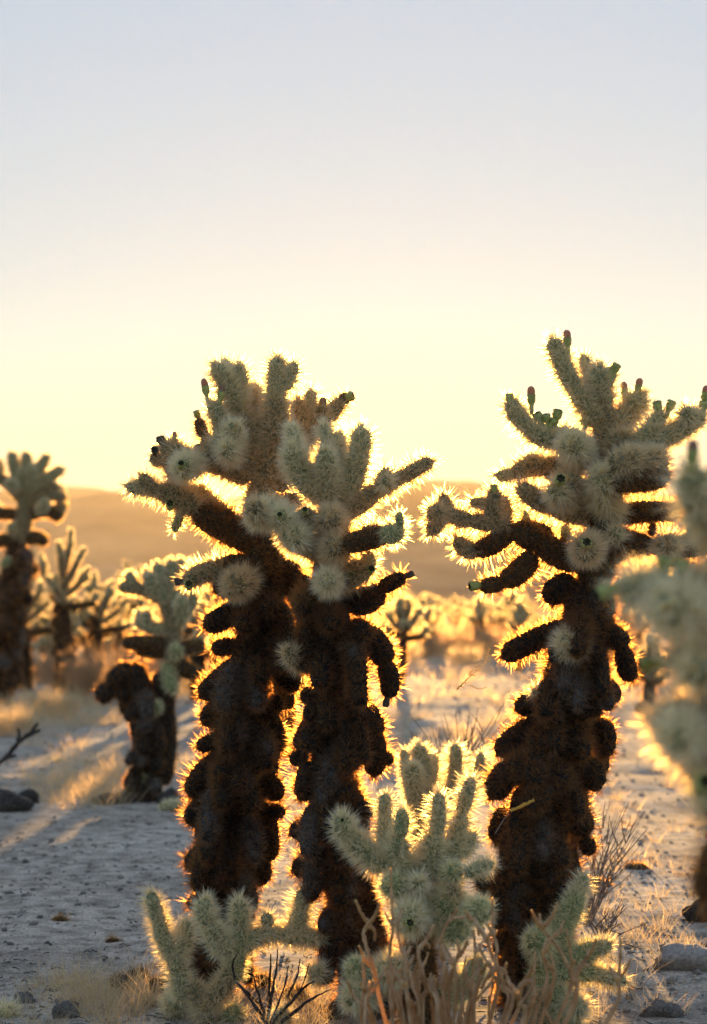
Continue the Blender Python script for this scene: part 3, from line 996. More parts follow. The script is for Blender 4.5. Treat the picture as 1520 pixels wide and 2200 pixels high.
I.run('''
S 20 44 1176 54 1104 54 1049 / 0
P 15 56 1055 58 1010 56 970 / 0
P 15 50 1050 34 1010 25 970 / 0
P 14 62 1050 84 1010 104 976 / 0
P 15 64 1055 100 1030 138 1005 / 0
P 15 60 1050 80 1015 84 992 / 5
P 15 50 1060 70 1040 66 1000 / -8
P 15 44 1060 50 1030 44 1005 / -6
P 14 40 1060 32 1040 28 1025 / 0
S 13 60 1072 95 1050 128 1044 / 0
S 13 58 1078 105 1065 145 1071 / 0
B 15 52 1106 95 1098 124 1102 / 0
B 14 110 1098 122 1110 124 1122 / 0
S 15 52 1078 20 1040 -10 1024 / 0
B 13 44 1110 20 1104 -20 1104 / 0
P* 15 25 1125
B 15 46 1158 80 1156 104 1168 / 0
G* 16 22 1198
B 15 40 1170 10 1160 -15 1170 / 0
D 16 40 1200 66 1220 72 1240 / 0
D 16 30 1260 56 1285 52 1300 / 0
D 16 24 1330 48 1360 44 1380 / 0
D 16 16 1400 36 1420 34 1440 / 0
''')
I.stubs(26, 6, r=(12, 18), length=(45, 75), yr=(1170, 1480))
I.fill(14, 76, yr=(1020, 1160), r=(11, 15))

# ------------------------------------------------------------------ chollas grown by rule, for the plain behind
def grow(seed, h, wide=1.0, dead=1.0, fat=1.25):
    rnd = random.Random(seed); S = []
    lx, ly = rnd.uniform(-0.08, 0.08), rnd.uniform(-0.05, 0.05)
    th = h * rnd.uniform(0.42, 0.55)
    t = [np.array([0, 0, -0.1]), np.array([lx * 0.5, ly * 0.5, th * 0.5]), np.array([lx, ly, th])]
    S.append((t, 0.062 * fat * (0.6 + 0.4 * h), 'D'))
    for i in range(int(th * 16 * dead)):
        z = rnd.uniform(0.08, 1) * th; a = rnd.uniform(0, 6.28); L = rnd.uniform(0.07, 0.14)
        c = np.array([lx * z / th, ly * z / th, z]); e = np.array([math.cos(a), math.sin(a), 0])
        S.append(([c, c + e * L * 0.7 + np.array([0, 0, 0.01]), c + e * L * 0.95 - np.array([0, 0, L * 0.5])], 0.032, rnd.choice('DDB')))
    top = t[2]
    S.append(([top, top + np.array([0, 0, (h - th) * 0.4])], 0.045, 'S'))
    n = rnd.randint(7, 10)
    for i in range(n):
        a = i * 2.4 + rnd.uniform(-0.4, 0.4); f = i / (n - 1); el = R(8 + 72 * f)
        b = top + np.array([0, 0, (h - th) * 0.4 * f])
        L = (h - th) * rnd.uniform(0.34, 0.5) * wide
        e = np.array([math.cos(a) * math.cos(el), math.sin(a) * math.cos(el), math.sin(el)])
        tip = b + e * L
        S.append(([b, b + e * L * 0.5 - np.array([0, 0, 0.01]), tip], 0.036 * fat, 'B' if f < 0.25 else 'S'))
        for k in range(rnd.randint(2, 4)):
            q = e + np.array([rnd.uniform(-0.8, 0.8), rnd.uniform(-0.8, 0.8), rnd.uniform(0.3, 1.3)]); q /= np.linalg.norm(q)
            s0 = b + e * L * rnd.uniform(0.6, 1.0)
            S.append(([s0, s0 + q * rnd.uniform(0.09, 0.15) * (0.6 + 0.4 * h)], 0.030 * fat, 'P'))
    return S
def grow_mesh(name, segs, detail):
    """a whole small plant in one mesh, for distances where its joints cannot be told apart"""
    kinds = 'PSBD'; mats = [M['k' + k] for k in kinds] + [M['s' + k] for k in kinds]
    Vs, Fs, Qs, mi_t, mi_q, tips, rns = [], [], [], [], [], [], []
    off = 0
    for i, (pts, r, k) in enumerate(segs):
        sh = Shape(pts, r * COREF[k], bump=0.05, seed=i)
        p, q, ends = sh.body(sides=6)
        Vs.append(p); Qs.append(q + off); mi_q += [kinds.index(k)] * len(q); off += len(p); tips.append(np.zeros(len(p))); rns.append(np.zeros(len(p)))
        st, per, ln, w, spd, lean = SP[k]
        V, F, tip, rn = sh.spines(st / math.sqrt(detail), per, ln * 1.1, w / detail ** 0.5, spd, lean)
        Vs.append(V); Fs.append(F + off); mi_t += [4 + kinds.index(k)] * len(F); off += len(V); tips.append(tip); rns.append(rn)
    me = mesh_from(name, np.concatenate(Vs), [np.concatenate(Qs), np.concatenate(Fs)], mats, mat_idx=mi_q + mi_t,
                   attrs={'tip': np.concatenate(tips), 'rnd': np.concatenate(rns)}, smooth=[True] * len(mi_q) + [False] * len(mi_t))
    NTRI[0] += len(mi_t) + 2 * len(mi_q)
    return me
def place(px, D, dz=0.0):
    p = P(px, 1300, D); return Vector((p.x, D, ground_z(p.x, D) + dz))
def grown_thing(seed, h, px, D, label, wide=1.0, dead=1.0, detail=0.07, group=None):
    root = empty('cholla_cactus', place(px, D), label, 'cactus', group)
    for i, (pts, r, k) in enumerate(grow(seed, h, wide, dead)):
        build_joint(root, np.array(pts) + np.array(root.location), r, k, name='trunk' if i == 0 else None, detail=detail, seed=i, origin=np.array(root.location))
    return root
grown_thing(11, 1.62, 138, 20.0, 'bushy cholla just right of the tall one at the left edge, gold rimmed crown', wide=1.1, dead=1.8, detail=0.12)
grown_thing(15, 1.75, 270, 31.0, 'dark slender cholla rising behind the forked one, against the hill', wide=0.7)
grown_thing(16, 1.7, 338, 33.0, 'small cholla top showing right behind the fingers of the forked one', wide=0.8)
grown_thing(23, 0.95, 855, 22.0, 'pale looping cholla seen between the middle and right trunks', wide=1.3, dead=0.4)
grown_thing(27, 0.95, 1112, 27.0, 'round dark cholla on the plain just left of the right trunk', wide=1.0)
grown_thing(29, 0.62, 1392, 16.0, 'low gold rimmed cholla behind the blurred one at the right', wide=1.3, dead=0.3)
grown_thing(31, 1.30, 560, 13.5, 'cholla on the plain behind the left trunk, almost hidden by it', wide=0.9)  # added, mostly hidden, to throw its long shadow over the left sand
grown_thing(33, 1.25, 470, 15.5, 'low cholla on the plain just left of the left trunk, half hidden', wide=0.9)  # added here so that its shadow falls on the left sand
grown_thing(35, 1.1, 610, 12.0, 'cholla glimpsed in the gap between the left and middle trunks', wide=0.8)  # extra plant, put in to keep low sun off the sand
grown_thing(37, 1.0, 520, 11.0, 'small cholla close behind the left trunk', wide=0.8)  # added as a sun blocker for the left foreground sand
grown_thing(61, 1.3, 590, 17.0, 'cholla far behind the gap between left and middle trunks, low in the gap', wide=0.9)  # further added blocker, fills sunlit streaks on the left sand with shade
grown_thing(62, 1.3, 650, 18.5, 'cholla behind the middle trunk, only its arm tips showing', wide=0.9)  # invented plant, nearly hidden, added to shade the sand
grown_thing(63, 1.3, 500, 20.0, 'cholla behind the left trunk, glowing in the notch under its lowest arm', wide=0.9)  # another plant added only to widen the shade on the sand
grown_thing(64, 1.2, 545, 15.5, 'cholla standing right behind the left trunk at half its height', wide=0.9)  # added behind the trunk for the shadow it casts on the sand
grown_thing(38, 1.2, 425, 19.0, 'cholla behind the right arm of the forked one', wide=1.0)
grown_thing(39, 1.35, 60, 21.0, 'open cholla between the two big ones at the left edge', wide=1.1)
grown_thing(52, 1.2, 200, 22.0, 'pale bushy cholla on the left plain between the tall ones', wide=1.2)
far = [grow_mesh('far_cholla', grow(40 + i, h, w), 0.10) for i, (h, w) in enumerate([(1.15, 0.9), (0.95, 1.1), (1.3, 0.8), (0.8, 1.2), (1.05, 0.8)])]
rnd = random.Random(99)
cnt = 0
tries = []
for i in range(150):
    D = 36 + 90 * rnd.random() ** 1.5; px = rnd.uniform(-150, 1700)
    tries.append((px, D))
for i in range(34):
    tries.append((rnd.uniform(-250, 430), rnd.uniform(21, 38)))
for i in range(40):
    tries.append((rnd.uniform(-100, 460), rnd.uniform(36, 70)))
for i in range(10):
    tries.append((rnd.uniform(900, 1500), rnd.uniform(30, 38)))
for i in range(46):
    tries.append((rnd.uniform(820, 1500), rnd.uniform(38, 75)))
for px, D in tries:
    o = obj('far_cholla', far[rnd.randrange(5)], None, place(px, D, -0.02))
    o.rotation_euler[2] = rnd.uniform(0, 6.28); s_ = rnd.uniform(0.75, 1.15); o.scale = (s_, s_, s_)
    side = 'left of the left trunk' if px < 430 else 'behind the two close trunks' if px < 830 else 'between the middle and right trunks' if px < 1180 else 'behind the right trunk' if px < 1330 else 'toward the right edge'
    rowl = 'nearer' if D < 38 else 'mid distance' if D < 60 else 'farthest'
    tag(o, f'{rowl} small cholla with glowing crown, {side}', 'cactus', f'{rowl} small chollas {side}')

# ------------------------------------------------------------------ brush, grass, twigs, stones
def tube_mesh(lines, radii, mat, sides=6, origin=(0, 0, 0), rough=0.55):
    Vs, Qs, off = [], [], 0
    for ln, (r0, r1) in zip(lines, radii):
        raw = smooth_path(ln, max(6, 5 * len(ln)))
        T, A, B = frames(raw); n = len(raw)
        rad = np.linspace(r0, r1, n) * (1 + rough * (RNG.random(n) - 0.5))
        raw = raw + RNG.normal(0, 1, raw.shape) * rough * 0.22 * max(r0, r1)
        th = np.linspace(0, 2 * np.pi, sides, endpoint=False)
        p = raw[:, None, :] + (A[:, None, :] * np.cos(th)[None, :, None] + B[:, None, :] * np.sin(th)[None, :, None]) * rad[:, None, None]
        i = np.arange(n - 1)[:, None] * sides + np.arange(sides)[None, :]
        j = np.arange(n - 1)[:, None] * sides + (np.arange(sides)[None, :] + 1) % sides
        Qs.append(np.stack([i, j, j + sides, i + sides], -1).reshape(-1, 4) + off)
        Vs.append(p.reshape(-1, 3) - np.asarray(origin)); off += n * sides
    NTRI[0] += sum(len(q) for q in Qs) * 2
    return mesh_from('tube', np.concatenate(Vs), [np.concatenate(Qs)], [mat], smooth=True)
def blades(base, d, ln, w, bend, mat, k=3):
    """curved grass blades: base (n,3), unit direction d, length, width, bend (n,3)"""
    n = len(base)
    side = np.cross(d, RNG.normal(size=(n, 3))); side /= np.linalg.norm(side, axis=1)[:, None]
    V = []
    for i in range(k + 1):
        f = i / k
        c = base + d * (ln * f)[:, None] + bend * (f * f)
        ww = (w * (1 - 0.85 * f) * 0.5)[:, None]
        V += [c - side * ww, c + side * ww]
    V = np.stack(V, 1)                                   # n, 2(k+1), 3
    i0 = np.arange(n)[:, None] * (2 * k + 2)
    F = np.concatenate([np.stack([i0[:, 0] + 2 * j, i0[:, 0] + 2 * j + 1, i0[:, 0] + 2 * j + 3, i0[:, 0] + 2 * j + 2], -1) for j in range(k)])
    tip = np.tile(np.repeat(np.linspace(0, 1, k + 1), 2), n); rn = np.repeat(RNG.random(n), 2 * k + 2)
    NTRI[0] += len(F) * 2
    return mesh_from('blades', V.reshape(-1, 3), [F], [mat], attrs={'tip': tip, 'rnd': rn})
def tuft_arrays(spots):
    """spots: (x, y, n, spread, height)"""
    B, Dd, L, W, Be = [], [], [], [], []
    for (x, y, n, sp, h) in spots:
        a = RNG.random(n) * 6.283; r = sp * np.sqrt(RNG.random(n))
        b = np.stack([x + r * np.cos(a), y + r * np.sin(a), np.zeros(n)], 1)
        b[:, 2] = ground_z(x, y) - 0.005
        t = RNG.random(n) * 0.7; a2 = a + RNG.normal(0, 0.8, n)
        d = np.stack([np.cos(a2) * np.sin(t), np.sin(a2) * np.sin(t), np.cos(t)], 1)
        l = h * RNG.uniform(0.35, 1.1, n)
        B.append(b); Dd.append(d); L.append(l); W.append(RNG.uniform(0.0009, 0.0018, n) * (1 + 0.12 * max(0, y - 5)))
        Be.append(np.stack([np.cos(a2), np.sin(a2), -0.3 - 0 * a2], 1) * (l * RNG.uniform(0.05, 0.45, n))[:, None])
    return [np.concatenate(q) for q in (B, Dd, L, W, Be)]
spots = []
def sow(px0, px1, py0, py1, m, n, sp, h):
    for _ in range(m):
        g = G(rnd.uniform(px0, px1), rnd.uniform(py0, py1))
        spots.append((g.x, g.y, n, sp * rnd.uniform(0.5, 1.4), h * rnd.uniform(0.6, 1.2)))
sow(60, 380, 2110, 2230, 40, 34, 0.05, 0.07)
sow(150, 340, 2090, 2180, 30, 34, 0.04, 0.11)
sow(-40, 200, 2140, 2240, 10, 16, 0.06, 0.06)
sow(380, 760, 2140, 2260, 26, 50, 0.05, 0.09)
sow(60, 400, 1600, 1700, 60, 36, 0.14, 0.12)
sow(90, 280, 1660, 1735, 34, 40, 0.10, 0.15)
sow(-40, 260, 1500, 1580, 50, 60, 0.25, 0.2)
sow(830, 1120, 1540, 1680, 40, 50, 0.12, 0.15)
sow(830, 1560, 1430, 1540, 60, 50, 0.25, 0.2)
sow(1240, 1560, 1560, 2200, 60, 30, 0.05, 0.08)
sow(-60, 1560, 1390, 1440, 90, 50, 0.5, 0.35)
go = obj('dry_grass', blades(*tuft_arrays(spots), M['straw'])); go['kind'] = 'stuff'

def bush_mesh(seed, r, h, n, mat, w=0.004):
    g = np.random.default_rng(seed)
    a = g.random(n) * 6.283; q = r * np.sqrt(g.random(n)) * 0.55
    b = np.stack([q * np.cos(a), q * np.sin(a), g.random(n) * h * 0.5], 1)
    t = g.random(n) * 1.2
    d = np.stack([np.cos(a) * np.sin(t), np.sin(a) * np.sin(t), np.cos(t)], 1)
    l = h * g.uniform(0.25, 0.7, n)
    return blades(b, d, l, np.full(n, w), d * 0.0 + g.normal(0, 0.03, (n, 3)), mat, k=2)
bm_ = [bush_mesh(1, 0.45, 0.45, 1500, M['brush']), bush_mesh(2, 0.6, 0.4, 1800, M['brush']), bush_mesh(3, 0.35, 0.35, 1200, M['straw'], 0.003)]
for px, D, k, s_ in [(230, 19, 0, 1.3), (180, 21, 1, 1.1), (60, 23, 1, 1.0), (330, 22, 0, 1.1), (120, 16, 2, 0.9), (400, 20, 2, 1.2), (30, 14, 2, 0.8),
                     (900, 34, 1, 1.4), (960, 36, 0, 1.5), (1020, 33, 1, 1.4), (1075, 35, 0, 1.3), (1130, 31, 1, 1.3), (860, 30, 2, 1.3), (1000, 29, 2, 1.0), (820, 27, 0, 0.9),
                     (1380, 22, 0, 1.0), (1450, 25, 1, 1.2), (1500, 20, 2, 1.0), (1340, 30, 1, 1.4), (640, 24, 1, 1.2), (560, 27, 0, 1.2), (1250, 27, 1, 1.2)]:
    o = obj('desert_bush', bm_[k], None, place(px, D)); o.rotation_euler[2] = px; o.scale = (s_, s_, s_ * rnd.uniform(0.8, 1.1))
    where = 'behind the forked cholla at left' if px < 430 else 'behind the two close trunks' if px < 830 else 'between the middle and right trunks' if px < 1180 else 'toward the right edge'
    tag(o, f'low rounded {"straw coloured" if k == 2 else "grey brown"} bush, {where}', 'bush', f'{"straw coloured" if k == 2 else "grey brown"} bushes {where}')
for i in range(110):
    D = 30 + 100 * rnd.random(); px = rnd.uniform(-150, 1700)
    o = obj('desert_bush', bm_[rnd.randrange(3)], None, place(px, D)); o.rotation_euler[2] = px; s_ = rnd.uniform(0.7, 1.7); o.scale = (s_, s_, s_ * rnd.uniform(0.7, 1.1))
    side = 'left of the left trunk' if px < 430 else 'behind the two close trunks' if px < 830 else 'between the middle and right trunks' if px < 1180 else 'toward the right edge'
    tag(o, f'tiny far dry bush on the plain, {side}', 'bush', f'far dry bushes {side}')

# stones
def stone_mesh(seed, mat, sub=3, rough=0.35, flat=0.6):
    import bmesh
    bm = bmesh.new(); bmesh.ops.create_icosphere(bm, subdivisions=sub, radius=1)
    for v in bm.verts:
        c = v.co.copy()
        n1 = noise.noise(c * 1.1 + Vector((seed * 7.3, 0, 0))); n2 = noise.noise(c * 3.1 + Vector((0, seed * 3.1, 0)))
        k = 1 + rough * n1 * 1.6 + rough * 0.4 * n2
        # cut flats, the way broken stone has faces
        for q in range(3):
            f = Vector((math.sin(seed + q * 2.1), math.cos(seed * 1.7 + q), math.sin(seed * 0.6 + q * 1.3))).normalized()
            d = (c * k).dot(f)
            if d > 0.72: k *= 0.72 / d
        v.co = Vector((c.x * k, c.y * k * 0.85, c.z * k * flat))
    me = bpy.data.meshes.new('stone'); bm.to_mesh(me); bm.free(); me.materials.append(mat)
    for p in me.polygons: p.use_smooth = sub > 2
    NTRI[0] += len(me.polygons)
    return me
def stone(px, py, wpx, label, mat, seed, flat=0.6, rz=0.0, asp=1.0):
    g = G(px, py); s_ = wpx * g.y / FPX / 2
    o = obj('stone', stone_mesh(seed, M[mat], flat=flat), None, (g.x, g.y, g.z + s_ * flat * 0.35))
    o.scale = (s_, s_ * 0.9, s_ * asp); o.rotation_euler = (0, 0, rz)
    tag(o, label, 'rock'); return o
stone(140, 2178, 62, 'pointed grey stone in the grass at the lower left', 'rock', 3, 0.9, 0.5)
stone(150, 2215, 84, 'broad grey stone under the pointed one at the bottom edge', 'rock', 5, 0.5)
stone(52, 2150, 50, 'small flat grey stone left of the pointed one', 'rock', 8, 0.5)
stone(1510, 1992, 84, 'dark round stone at the right edge on pale sand', 'darkrock', 4, 0.8)
M['palerock'] = rough_mat('pale_desert_rock', (0.28, 0.25, 0.23), (0.46, 0.42, 0.39), 9, bump=0.7, bscale=40)
stone(1472, 2100, 140, 'wide flat pale boulder at the lower right', 'palerock', 6, 0.5)
stone(1420, 2190, 90, 'grey stone at the bottom right below the flat boulder', 'rock', 7, 0.5)
stone(20, 1745, 100, 'dark rough boulder at the left edge of the sand', 'darkrock', 9, 0.7)
stone(60, 1722, 50, 'small black boulder right of the larger one at the left edge', 'darkrock', 10, 0.9)
stone(225, 1722, 60, 'black stone lying left of the forked cholla', 'darkrock', 12, 0.6)
stone(272, 1718, 50, 'black stone touching the forked cholla trunk on its left', 'darkrock', 13, 0.8)
stone(370, 1722, 60, 'black stone at the right foot of the forked cholla', 'darkrock', 14, 0.8)
stone(150, 1594, 22, 'little white quartz stone on the far sand', 'whiterock', 15, 0.7)
stone(1110, 1640, 30, 'small dark stone between the bare twigs and the right trunk', 'darkrock', 16)
peb = [stone_mesh(30 + i, M['rock'], sub=1, flat=0.6) for i in range(1)][0]
def pebbles(name, n, sx, seed, mat, dmin=3.6, dmax=22.0, zone=None, smin=0.003, smax=0.016):
    g = np.random.default_rng(seed)
    bv = np.array([v.co for v in peb.vertices]); bf = np.array([p.vertices for p in peb.polygons])
    D = dmin * (dmax / dmin) ** g.random(n); X = (g.random(n) - 0.5) * 0.62 * D * sx
    s_ = smin * (smax / smin) ** (g.random(n) ** 2.6)
    s_ *= np.maximum(1, D / 9)
    a = g.random(n) * 6.283
    Z = np.array([ground_z(x, y) for x, y in zip(X, D)])
    c, q = np.cos(a)[:, None], np.sin(a)[:, None]
    asp = g.uniform(0.6, 1.3, (n, 1))
    vx = bv[None, :, 0] * c - bv[None, :, 1] * q * asp; vy = bv[None, :, 0] * q + bv[None, :, 1] * c * asp; vz = bv[None, :, 2] * g.uniform(0.6, 1.3, (n, 1))
    V = np.stack([vx * s_[:, None] + X[:, None], vy * s_[:, None] + D[:, None], vz * s_[:, None] + Z[:, None] + s_[:, None] * 0.15], -1)
    F = (bf[None] + (np.arange(n) * len(bv))[:, None, None]).reshape(-1, 3)
    NTRI[0] += len(F)
    o = obj(name, mesh_from(name, V.reshape(-1, 3), [F], [mat])); o['kind'] = 'stuff'
pebbles('gravel', 7000, 1.0, 1, M['rock'])
M['pebble'] = rough_mat('tan_gravel', (0.22, 0.18, 0.15), (0.45, 0.39, 0.33), 3)
pebbles('gravel', 6000, 1.0, 2, M['pebble'], smin=0.002, smax=0.010)

# dark litter: broken twigs and spine clusters lying on the sand
lit = []
for i in range(1500):
    D_ = 3.7 * (14 / 3.7) ** rnd.random(); x_ = rnd.uniform(-0.2, 0.2) * D_ * 1.0; a_ = rnd.uniform(0, 6.28); l_ = rnd.uniform(0.006, 0.035)
    z_ = ground_z(x_, D_) + 0.002
    lit.append([(x_, D_, z_), (x_ + math.cos(a_) * l_ * .5, D_ + math.sin(a_) * l_ * .5, z_ + rnd.uniform(0, 0.006)), (x_ + math.cos(a_) * l_, D_ + math.sin(a_) * l_, z_ + rnd.uniform(0, 0.004))])
# ------------------------------------------------------------------ twigs and dried stems
def stems(name, label, cat, D, lines, rpx, mat, r_end=0.5, part='stem', base=None, sides=6, jitter=0.25, seed=0):
    rr = random.Random(seed)
    b = base or lines[0][-1]
    root = empty(name, P(b[0], b[1], D), label, cat); o = np.array(root.location)
    for ln in lines:
        q = rr.uniform(-1, 1) * jitter; q2 = rr.uniform(-1, 1) * jitter
        n = len(ln)
        pts = [np.array(P(x, y, D + q * 0.35 * i / (n - 1) + q2 * 0.3)) for i, (x, y) in enumerate(ln)]
        r = rpx * D / FPX * rr.uniform(0.8, 1.2)
        obj(part, tube_mesh([pts], [(r * r_end, r)], mat, sides, o), root)
    return root
lo = obj('twig_litter', tube_mesh(lit, [(0.0012, 0.0016)] * len(lit), M['char'], sides=3)); lo['kind'] = 'stuff'
def z5(L): return [(660 + 0.3289 * x, 1560 + 0.3289 * y) for x, y in L]
def z8(L): return [(960 + 0.3684 * x, 1700 + 0.3684 * y) for x, y in L]
def down(L, x): return L + [(x, 2420)]
ln = [down(z5(q), 940 + (q[-1][0] - 900) * 0.12) for q in [
    [(440, 1400), (445, 1350), (420, 1310), (385, 1315), (372, 1360), (400, 1480), (440, 1600), (480, 1800)],
    [(800, 1450), (790, 1425), (755, 1425), (728, 1460), (735, 1540), (780, 1680), (860, 1830)],
    [(1120, 1370), (1115, 1300), (1070, 1260), (1000, 1248), (930, 1270), (895, 1340), (870, 1420), (890, 1520), (920, 1650), (900, 1800)],
    [(1210, 1120), (1213, 1250), (1222, 1360), (1240, 1450), (1235, 1540), (1270, 1700), (1300, 1850)],
    [(1195, 1350), (1180, 1400), (1210, 1500), (1260, 1600), (1290, 1700), (1330, 1850)],
    [(985, 1400), (990, 1500), (945, 1620), (930, 1760)],
    [(1310, 1610), (1270, 1580), (1225, 1600), (1200, 1680), (1110, 1780), (1060, 1880)],
    [(1090, 1330), (1100, 1480), (1130, 1620), (1100, 1780)],
    [(600, 1440), (660, 1560), (690, 1700), (740, 1880)],
    [(545, 930), (552, 1100), (560, 1300), (540, 1500), (560, 1700), (620, 1850)],
    [(620, 1225), (595, 1290), (600, 1400), (640, 1500), (650, 1700), (660, 1850)],
    [(1040, 1500), (1030, 1600), (1060, 1750), (1040, 1880)],
    [(1360, 1900), (1390, 1780), (1410, 1700), (1470, 1670), (1490, 1690)][::-1],
    [(500, 1560), (540, 1700), (600, 1850)], [(810, 1620), (800, 1720), (850, 1850)], [(670, 1540), (640, 1700), (680, 1850)],
    [(430, 1660), (400, 1760), (420, 1880)], [(1140, 1720), (1180, 1640), (1240, 1660), (1230, 1800)], [(880, 1400), (960, 1560), (990, 1700), (970, 1850)],
    [(370, 1760), (360, 1830), (400, 1900)], [(1000, 1900), (1040, 1700), (1110, 1620)][::-1], [(740, 1500), (700, 1640), (730, 1800), (700, 1900)],
]]
ln += [down(z8(q), 1080 + (q[-1][0] - 600) * 0.2) for q in [
    [(540, 715), (560, 800), (640, 900), (715, 1040), (700, 1200)],
    [(690, 810), (630, 845), (580, 880), (560, 950), (585, 1060), (560, 1180)],
    [(505, 1105), (450, 1110), (410, 1170), (420, 1250), (450, 1320)],
    [(700, 800), (725, 950), (740, 1100), (730, 1250)],
    [(830, 1015), (780, 1020), (745, 1070), (740, 1250)],
    [(590, 1140), (520, 1170), (480, 1260), (470, 1340)],
    [(600, 940), (620, 1000), (625, 1050), (600, 1200)],
    [(1010, 850), (1015, 950), (1000, 1100), (960, 1300)],
]]
r_ = random.Random(5)
for q0 in list(ln):                                    # little spurs and broken side twigs
    for k_ in range(r_.randint(1, 3)):
        m_ = r_.randrange(1, max(2, len(q0) - 2)); x, y = q0[m_]
        if y < 2230:
            s_ = r_.choice((-1, 1)); L_ = r_.uniform(18, 60)
            ln.append([(x + s_ * L_ * 0.6, y - L_), (x + s_ * L_ * 0.35, y - L_ * 0.45), (x, y)])
for i in range(26):
    x = r_.uniform(780, 1190); y = r_.uniform(2040, 2150); ln.append([(x, y), (x + r_.uniform(-12, 12), y + 60), (x + r_.uniform(-20, 20), 2250), (990 + (x - 990) * 0.55, 2420)])
stems('dry_stem_clump', 'clump of curled tan dried stems in front of everything at the bottom', 'dry plant', 3.5, ln, 5.2, M['stem'], r_end=0.5, base=(985, 2420), jitter=0.3, seed=1)

def z7(L): return [(0.5 * x, 1700 + 0.5 * y) for x, y in L]
ln = [z7(q) for q in [[(890, 690), (960, 770), (1050, 850), (1130, 940), (1150, 1010)], [(970, 640), (972, 730), (1000, 800), (1060, 870), (1140, 990)], [(1195, 680), (1185, 780), (1165, 900), (1150, 1000)],
     [(1290, 720), (1275, 800), (1225, 900), (1160, 1000)], [(1355, 815), (1300, 850), (1230, 930), (1165, 1010)], [(1165, 700), (1160, 830), (1150, 1000)], [(1240, 750), (1220, 850), (1160, 1000)],
     [(1330, 740), (1290, 860), (1200, 960), (1160, 1010)], [(1080, 760), (1110, 870), (1150, 1000)], [(1010, 800), (1000, 740), (1020, 700)][::-1], [(1420, 850), (1330, 900), (1200, 1000)]]]
stems('charred_bush', 'black charred branching twigs between the left and middle trunks', 'dry bush', 4.3, ln, 4.0, M['char'], r_end=0.35, base=(578, 2205), jitter=0.25, seed=2)
stems('dead_branch', 'grey forked dead branch lying at the left edge', 'branch', 10.0, [[(82, 1552), (62, 1578), (40, 1595), (10, 1630), (-40, 1668)], [(40, 1565), (42, 1580), (38, 1598)], [(86, 1568), (70, 1575), (56, 1582)], [(36, 1622), (10, 1632), (-30, 1660)]],
      6, M['char'], base=(-40, 1668), jitter=0.1)
def twigshrub(label, D, bx, by, n, spread, h, rpx, seed, lean=0):
    q = random.Random(seed); L = []
    for i in range(n):
        dx = q.uniform(-1, 1) * spread + lean; hh = h * q.uniform(0.5, 1.0)
        x0, y0 = bx + q.uniform(-8, 8), by
        mid = (x0 + dx * 0.35 + q.uniform(-8, 8), y0 - hh * 0.5); tip = (x0 + dx + q.uniform(-10, 10), y0 - hh)
        L.append([tip, ((mid[0] + tip[0]) / 2 + q.uniform(-6, 6), (mid[1] + tip[1]) / 2), mid, (x0, y0)])
        for k in range(q.randint(1, 3)):
            f = q.uniform(0.3, 0.8); s0 = (x0 + dx * f * f + (mid[0] - x0 - dx * .25) * f, y0 - hh * f); s1 = (s0[0] + q.uniform(-30, 30), s0[1] - hh * q.uniform(0.15, 0.3))
            L.append([s1, ((s0[0] + s1[0]) / 2 + q.uniform(-4, 4), (s0[1] + s1[1]) / 2), s0])
    return stems('bare_shrub', label, 'dry bush', D, L, rpx, M['twig'], r_end=0.4, part='twig', base=(bx, by), sides=5, jitter=0.5, seed=seed)
twigshrub('bare thin twigs standing between the middle and right trunks', 6.6, 985, 1745, 20, 110, 240, 1.5, 3)
twigshrub('bare thin twigs leaning right behind the right trunk', 5.6, 1262, 1990, 22, 60, 270, 1.5, 4, lean=75)
twigshrub('low dark twig tangle on the sand right of the right trunk', 5.0, 1300, 2040, 14, 90, 110, 1.6, 6)
# wisp of dried seed head caught on the right cholla's low left arm
q = random.Random(8)
wl = [[(982, 1482), (1015, 1450), (1042, 1424), (1052, 1392)]]
for i in range(26):
    f = q.random(); x = 982 + 72 * f + q.uniform(-3, 3); y = 1482 - 85 * f; wl.append([(x, y), (x + q.uniform(2, 12), y - q.uniform(-4, 10))])
wl.append([(1046, 1476), (1030, 1480), (1010, 1472)])
stems('seed_wisp', 'straw coloured wisp of dried seed head on the low left arm of the tallest cholla', 'twig', 4.42, wl, 1.3, M['straw2'] if 'straw2' in M else M['stem'], part='sprig', base=(1052, 1392), sides=4, jitter=0.02)
s1 = stems('straw', 'yellow straw stuck across the dark right trunk', 'straw', 4.22, [[(1148, 1719), (1122, 1731), (1097, 1742)]], 3.6, rough_mat('yellow_straw', (0.5, 0.36, 0.08), (0.7, 0.5, 0.14), 30, trans=(0.8, 0.55, 0.15)), r_end=1, part='stalk', base=(1100, 1741), jitter=0)
stems('twig', 'thin grey twig hanging from the yellow straw', 'twig', 4.24, [[(1096, 1742), (1080, 1765), (1064, 1792)]], 1.6, M['twig'], part='stalk', base=(1096, 1742), jitter=0)

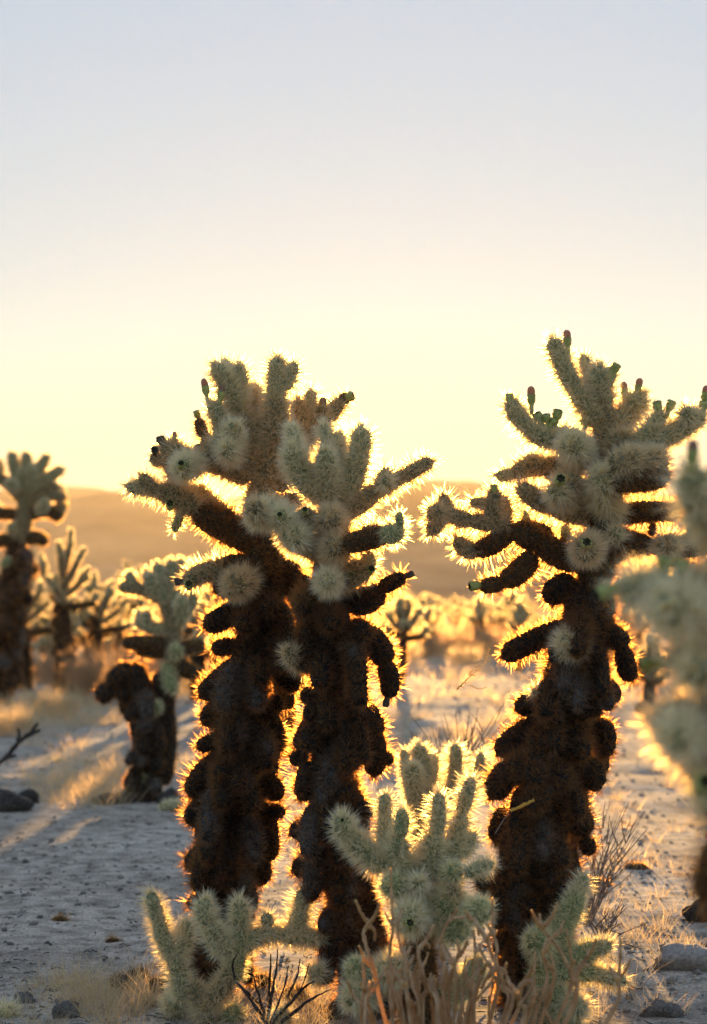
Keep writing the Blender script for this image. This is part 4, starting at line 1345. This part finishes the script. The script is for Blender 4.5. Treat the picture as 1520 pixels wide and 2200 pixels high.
# fallen joints
def fallen(label, D, x0, y0, x1, y1, r, kind='P', de=-0.04):
    p = Plant('fallen_cholla_joint', label, D, (x0, y0 + r * 0.5), cat='cactus joint', detail=1.0 if D < 6 else 0.4)
    p.seg(kind, r, [x0, y0, (x0 + x1) / 2, (y0 + y1) / 2, x1, y1], de=de, d0=0, split=False)
fallen('fluffy fallen cholla joint left of the lowest arms, in the grass', 4.45, 378, 2166, 384, 2150, 34, de=-0.06)
fallen('pale fallen cholla joint under the left trunk, second from the left', 4.4, 448, 2176, 442, 2158, 28, de=-0.06)
fallen('greenish fallen cholla joint right of the pale one under the left trunk', 4.4, 505, 2186, 498, 2176, 26, 'G', de=-0.06)
fallen('small fallen cholla joint at the foot of the charred twigs', 4.3, 610, 2190, 604, 2180, 22, de=-0.05)
fallen('small pale joint beside the middle trunk above the charred twigs', 4.35, 690, 2100, 676, 2086, 22, de=-0.06)
fallen('round fallen cholla joint cut by the lower left corner', 4.5, 12, 2192, 16, 2178, 28, de=-0.06)
fallen('pale fallen joint lying right of the black stones near the forked cholla', 8.9, 345, 1738, 392, 1734, 20)
fallen('stubby green fallen joint on the sunlit far grass', 11.5, 112, 1644, 142, 1642, 15, 'G')
fd = random.Random(17)
for (x, y, D_, r, lab) in [(352, 2128, 4.9, 20, 'dark fallen joint in the grass left of the left trunk base'), (300, 2105, 5.0, 16, 'small orange rimmed fallen joint in the lower left grass'),
     (262, 2118, 4.95, 15, 'brown fallen joint at the left end of the lower left grass'), (640, 2150, 4.6, 20, 'dark fallen joint behind the charred twigs'),
     (560, 2120, 4.9, 18, 'dark fallen joint in the gap between left and middle trunk bases'), (1330, 2140, 4.6, 20, 'dark fallen joint on the sand right of the low right cholla'),
     (1290, 1915, 6.2, 18, 'dark fallen joint on the sand under the leaning bare twigs'), (1370, 1880, 6.6, 18, 'dark fallen joint on the open sand at right'),
     (245, 2030, 5.3, 10, 'tiny dark fallen bit on the grey sand at left'), (130, 1985, 5.6, 11, 'small brown fallen bit on the left sand'), (1225, 1790, 7.9, 20, 'fallen joint on the sand just right of the right trunk')]:
    g = G(x, y); D2 = g.y; rr = r * 1.0
    fallen(lab, D2, x - r * 1.6, y - rr * 0.4, x + r * 1.2, y - rr * 0.7, rr, fd.choice('DAB'), de=fd.uniform(-0.05, 0.05))
print('LOOSE', {p.root['label'][:30]: p.loose for p in (A, B, C, Dp, E, F, Gp, H, K, I)}, NTRI)
